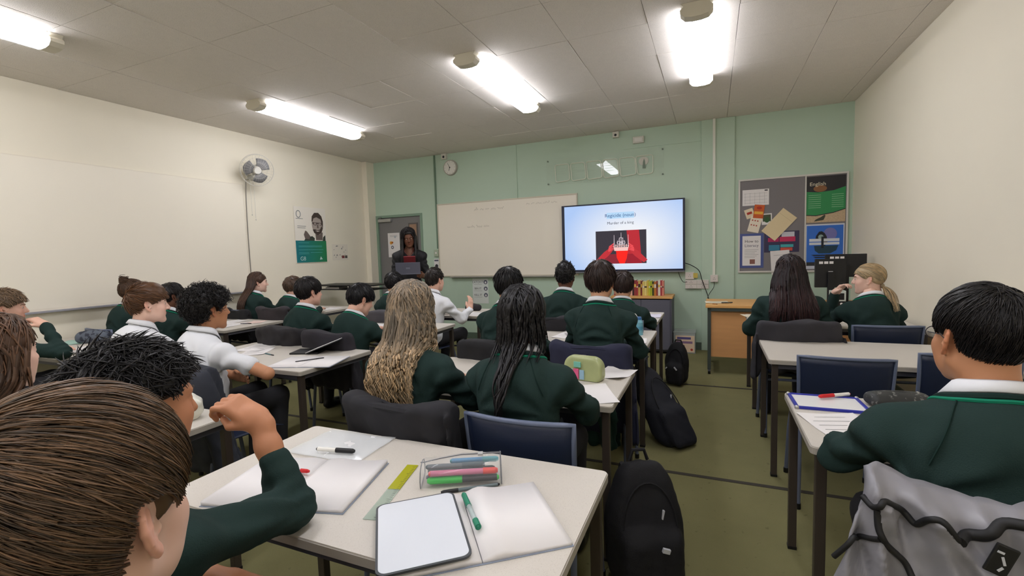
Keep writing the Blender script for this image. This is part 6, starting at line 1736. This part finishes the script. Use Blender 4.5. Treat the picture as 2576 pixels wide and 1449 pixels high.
person('pupil with light brown hair, mostly hidden at the left front', -4.62, 4.1, 1.195, gaze=80, skin=FAIR, hair=style_short((92, 72, 58), (.014, .014, .016), -.07, .04, n=500, L=.045, rad=.002, lift=.01), ty=4.40, seat_label='grey-draped chair of the pupil hidden at the left front', seed=20)
# near left
person('girl with long light brown hair cut off by the left edge', -2.13, .71, 1.25, face=94, gaze=104, lean=.1, skin=PALE, hair=style_long((96, 70, 52), .80, n=300, n2=120, rad=.0026, wave=.006, wl=.09, vol=(.014, .014, .012), az=(160, 380), flare=.03, warm=.12), ty=.95, seat_label=CHN + 'girl cut off by the left edge', seed=21,
       arms=dict(L=dict(e=(-.24, .06, .70), w=(-.12, .28, .62)), R=dict(e=(.24, .06, .70), w=(.12, .28, .62))))
person('boy with wavy black hair and raised fist at the near table', -1.065, .545, 1.245, face=92, gaze=88, lean=.28, slouch=.22, neck=.42, wd=1.02, hs=1.0, pitch=-.12, skin=(190, 132, 98), hair=style_curly((20, 18, 20), (.013, .018, .013), -.052, .072, n=1500, length=.013, cr=.0095, rad=.0014, turns=1.15, h=.0045, droop=.1, lump=.007, wavy=700), res=.0065, hres=.004, handres=.0042, seed=22, wrinkle=.004, seat_label=CHN + 'boy with his fist raised',
       arms=dict(world=True, R=dict(e=(-.975, .815, .775), w=(-1.085, .825, .985), dir=(-.075, -.03, .055), back=(.35, -.25, .9), curl=.95, thumb=.9, sleeve=.45 if False else .52, bare=True), L=dict(e=(-1.22, .62, .70), w=(-1.02, .66, .67), dir=(.2, .04, -.03), back=(0, -.2, 1), curl=.35, sleeve=.6, bare=True)))
person('boy with swept brown hair filling the lower left foreground', -.600, .247, 1.272, face=102, gaze=111, lean=.12, slouch=.12, neck=.3, hs=1.02, pitch=-.06, skin=(226, 186, 166), hair=style_short((98, 78, 60), (.013, .015, .016), -.088, .046, n=8800, L=.075, rad=.00095, lift=.005, noise=.11, sweep=(.15, .25, -.15), crown=(-.45, -.62, .62), h=.0042, lo=.32, hi=1.75, warm=.10, lump=.0018), res=.0095, hres=.003, seed=23, brow=(90, 66, 50), seat_label=CHN + 'boy with swept brown hair',
       arms=dict(L=dict(e=(-.24, .06, .70), w=(-.12, .26, .62)), R=dict(e=(.22, .02, .69), w=(.10, .26, .62))))
# the teacher
M_TJ = mat('black_jacket', (26, 26, 29), .7, var=.1, vscale=10); M_TT = mat('plum_trousers', (44, 30, 44), .8)
person('teacher in black with long dark hair reading from a laptop', -3.80, 5.32, 1.765, face=-58, gaze=-52, lean=.02, slouch=.06, neck=.12, pitch=-.30, roll=.10, skin=(112, 74, 56), top='jacket', topmat=M_TJ, trmat=M_TT, sit=False, seed=24, hres=.005, hair=style_long((28, 23, 24), 1.24, front=.078, n=340, n2=150, rad=.0028, vol=(.028, .018, .016), az=(136, 404), flare=.03, zjit=.04, base=.008),
       arms=dict(L=dict(e=(-.23, .04, 1.10), w=(-.17, .27, 1.13), back=(-.8, 0, -.5), curl=.4), R=dict(e=(.23, .04, 1.10), w=(.17, .27, 1.13), back=(.8, 0, -.5), curl=.4)))

# ------------------------------------------------------------------ the teacher's laptop, held open towards her
def P_(lbl): return [o for o in bpy.data.objects if o.type == 'EMPTY' and o.get('label', '').startswith(lbl)][0]
tp = P_('teacher in black')
lp = empty('laptop', tp.location.copy(), tp.rotation_euler.z, 'grey laptop held open by the teacher', 'laptop')
tilt = Matrix.Translation((0, .40, 1.175))
MB().box((0, .33, 1.165), (.31, .21, .016), None, .003).build('keyboard_half', mat('laptop_grey', (96, 98, 112), .4), lp)
MB().box((0, .45, 1.235), (.31, .007, .16), RX(-.28), .003).build('lid', mat('laptop_grey', (96, 98, 112), .4), lp)
MB().box((0, .4545, 1.237), (.05, .006, .02), RX(-.28)).build('lid_mark', mat('laptop_mark', (120, 122, 136), .3), lp)
rb = empty('red_book', (tp.location.x, tp.location.y, 0), tp.rotation_euler.z, 'small red book held above the laptop by the teacher', 'book')
MB().box((-.02, .36, 1.345), (.15, .02, .10), RX(-.5), .002).build('cover', mat('dull_red_cover', (120, 40, 44), .5), rb)
MB().box((-.02, .349, 1.343), (.142, .012, .094), RX(-.5)).build('pages', M_PAPER, rb)
ld = empty('lanyard', tp.location.copy(), tp.rotation_euler.z, 'thin lanyard with a white badge on the teacher', 'lanyard')
MB().tube([(-.07, .07, 1.51), (-.05, .125, 1.45), (-.01, .155, 1.39), (0, .16, 1.375), (.01, .155, 1.39), (.05, .125, 1.45), (.07, .07, 1.51)], .003, 5).build('ribbon', mat('maroon_ribbon', (96, 30, 36), .6), ld)
MB().box((0, .166, 1.335), (.05, .004, .075), RX(-.05)).build('badge', M_PAPER, ld)
# ------------------------------------------------------------------ coats and blazers over chairs
def coat(lbl, w, z0, z1, rgb, label, **k):
    p = P_(lbl); return draped(p['chair_x'], p['chair_y'], p['chair_rz'], w, z0, z1, rgb, label, **k)
coat('girl with waist-length', .50, .36, .845, (32, 32, 37), 'black blazer hung over the chair of the girl with wavy hair', seed=1)
coat('boy with thick straight', .46, .30, .85, (34, 37, 60), 'navy blazer hung over the chair of the boy with thick brown hair', seed=2)
coat('boy with big curly', .60, .28, .875, (47, 50, 59), 'slate blazer hung over the chair of the curly-haired boy', seed=3)
coat('girl with very long', .50, .48, .86, (50, 49, 54), 'dark grey coat bundled over the chair of the girl with auburn hair', seed=4, name='coat', fold=.012)
coat('boy with neat dark fringe', .50, .44, .86, (36, 34, 37), 'black puffy coat over the chair of the boy with the dark fringe', seed=5, name='coat', fold=.014, dep=.065)
coat('boy with black hair bowing', .48, .40, .85, (39, 37, 44), 'dark blazer over the chair of the boy bowing his head', seed=6)
coat('girl with long straight brown', .46, .45, .83, (32, 32, 34), 'black coat over the chair of the girl under the fan', seed=7, name='coat')
coat('pupil with light brown', .44, .40, .86, (54, 50, 54), 'charcoal coat over the chair at the left front', seed=8, name='coat')
coat('boy with short textured', .46, .45, .84, (37, 36, 41), 'dark blazer over the chair at the front below the screen', seed=9)
coat('pupil with straight black', .44, .50, .84, (75, 73, 78), 'grey jumper over the chair in front of the teacher', seed=10, sleeves=False)
coat('boy in a white shirt with short', .42, .42, .82, (160, 149, 119), 'beige coat over the chair of the white-shirted boy at the front', seed=11, name='coat')
coat('boy with parted black', .46, .42, .84, (29, 29, 32), 'black coat over the chair of the boy with parted hair', seed=12, name='coat')
# dark green jacket slipping off the chair with the navy blazer
p = P_('boy with thick straight')
t = draped(p['chair_x'] + .13, p['chair_y'] - .02, -.35, .20, .22, .60, (28, 60, 56), 'dark green jacket hanging low beside the navy blazer', seed=3, name='jacket', sleeves=False, fold=.012)
# silver jacket on the chair in the right foreground
p = P_('boy with short neat black')
sj = empty('silver_jacket', (p['chair_x'], p['chair_y'], 0), 0, 'silver jacket with black piping over the chair in the right foreground', 'jacket')
SJX, SJY = p['chair_x'], p['chair_y']
_pk = [(.318, .915, .20), (.60, .66, .30)]
def seg_d(x, z, a, b):
    a = np.array(a); b = np.array(b); v = b - a; t = np.clip(((x - a[0]) * v[0] + (z - a[1]) * v[1]) / (v @ v), 0, 1)
    return np.hypot(x - a[0] - t * v[0], z - a[1] - t * v[1])
RIDGE = [((.300, .95), (.313, .70), .045, .026), ((.322, .875), (.366, .70), .040, .022), ((.345, .84), (.355, .70), -.03, .018), ((.372, .90), (.44, .72), .030, .03), ((.400, .865), (.46, .78), .032, .022), ((.265, .84), (.25, .66), .018, .02), ((.47, .90), (.49, .70), .025, .03), ((.52, .90), (.60, .72), .03, .04), ((.62, .90), (.72, .50), .03, .06), ((.40, .70), (.36, .46), .03, .04), ((.50, .72), (.54, .46), .035, .05), ((.62, .70), (.62, .46), .03, .04), ((.82, .86), (.86, .46), .03, .05), ((.70, .88), (.74, .60), .03, .04), ((.28, .80), (.30, .70), -.018, .014)]
def sj_y(x, z):
    y = 1.115 + .16 * np.maximum(0, np.abs(x - SJX) - .21) - .05 * np.clip((.86 - z) / .3, 0, 1)
    for a, b, amp, w in RIDGE: y = y - amp * np.maximum(0, 1 - seg_d(x, z, a, b) / w) ** 1.2
    return y - .0022 * np.sin(x * 70 + z * 38 + 2 * np.sin(z * 17)) - .0012 * np.sin(z * 110 - x * 30)
def sj_top(x): return float(np.interp(x, (.20, .28, .300, .325, .372, .436, .51, .62, .80, .95), (.80, .89, .935, .930, .912, .895, .89, .89, .90, .86)))
def sj_left(z): return float(np.interp(z, (.45, .72, .80, .89, .935), (.14, .222, .248, .279, .296)))
NX, NZ = 110, 80; V = []; F = []
for j in range(NZ + 1):
    for i in range(NX + 1):
        u = i / NX; v = j / NZ
        z0_ = .45 + v * (.935 - .45); xl_ = sj_left(z0_); x = xl_ + (.885 + .05 * (1 - v) - xl_) * u
        z = .45 + (sj_top(x) - .45) * v
        yy = float(sj_y(x, z)) + .07 * max(0, (v - .92) / .08) ** 2
        V.append((x - SJX, yy - SJY, z))
for j in range(NZ):
    for i in range(NX):
        a = j * (NX + 1) + i; F.append((a, a + 1, a + NX + 2, a + NX + 1))
o = meshobj('shell', V, F, mat('silver_nylon', (136, 135, 141), .42, metal=.0, var=.06, vscale=14, spec=.7), sj, True)
sm = o.modifiers.new('thick', 'SOLIDIFY'); sm.thickness = .005; sm.offset = -1
def piping(pts, r, nm='piping'):
    Q_ = np.concatenate([np.linspace(a, b, 9)[:-1] for a, b in zip(pts[:-1], pts[1:])] + [np.array(pts[-1:])])
    for it in range(5): Q_[1:-1] = .25 * Q_[:-2] + .5 * Q_[1:-1] + .25 * Q_[2:]
    yy = np.array([float(sj_y(x, z)) for x, z in Q_]) - .003
    for it in range(3): yy[1:-1] = .25 * yy[:-2] + .5 * yy[1:-1] + .25 * yy[2:]
    MB().tube(np.stack([Q_[:, 0] - SJX, yy - SJY, Q_[:, 1]], 1), r, 10).build(nm, mat('black_piping', (22, 22, 24), .6), sj, True)
piping([(.284, .880), (.297, .868), (.307, .890), (.318, .889), (.349, .865), (.368, .841), (.382, .873), (.399, .874), (.424, .835), (.465, .843), (.49, .875), (.56, .885)], .0062)
piping([(.236, .742), (.269, .799), (.277, .784), (.304, .815)], .0055)
piping([(.301, .871), (.302, .831), (.317, .801), (.352, .769), (.37, .70)], .0062, 'strap')
piping([(.424, .838), (.465, .848), (.49, .880), (.56, .89), (.70, .88)], .010, 'strap')
MB().box((.478 - SJX, float(sj_y(.478, .82)) - .012 - SJY, .822), (.034, .006, .058), RY(.35), .003).build('badge', M_BLACK, sj)
for k in range(3): MB().box((.476 - SJX + .004 * (k % 2), float(sj_y(.478, .82)) - .0155 - SJY, .838 - k * .016), (.010 + .006 * (k % 2), .001, .004), RY(.35 + k)).build('badge_mark', mat('mark_grey', (196, 198, 204), .5), sj)

# plastic bag and papers on the table corner behind the raised fist
t = empty('plastic_bag', (-2.10, 1.25, TZ), .3, 'crumpled white plastic bag on the table corner behind the raised fist', 'bag')
v, q = sdf_mesh(lambda P: np.maximum(d_ell(P, (0, 0, .055), (.075, .055, .065)) + .012 * wob(P, 40, 2) + .006 * wob(P, 90, 4), .0008 - P[..., 2]), (-.11, -.09, -.01), (.11, .09, .15), .005)
np_obj('film', v, q, mat('milky_film', (226, 224, 210), .3), t)
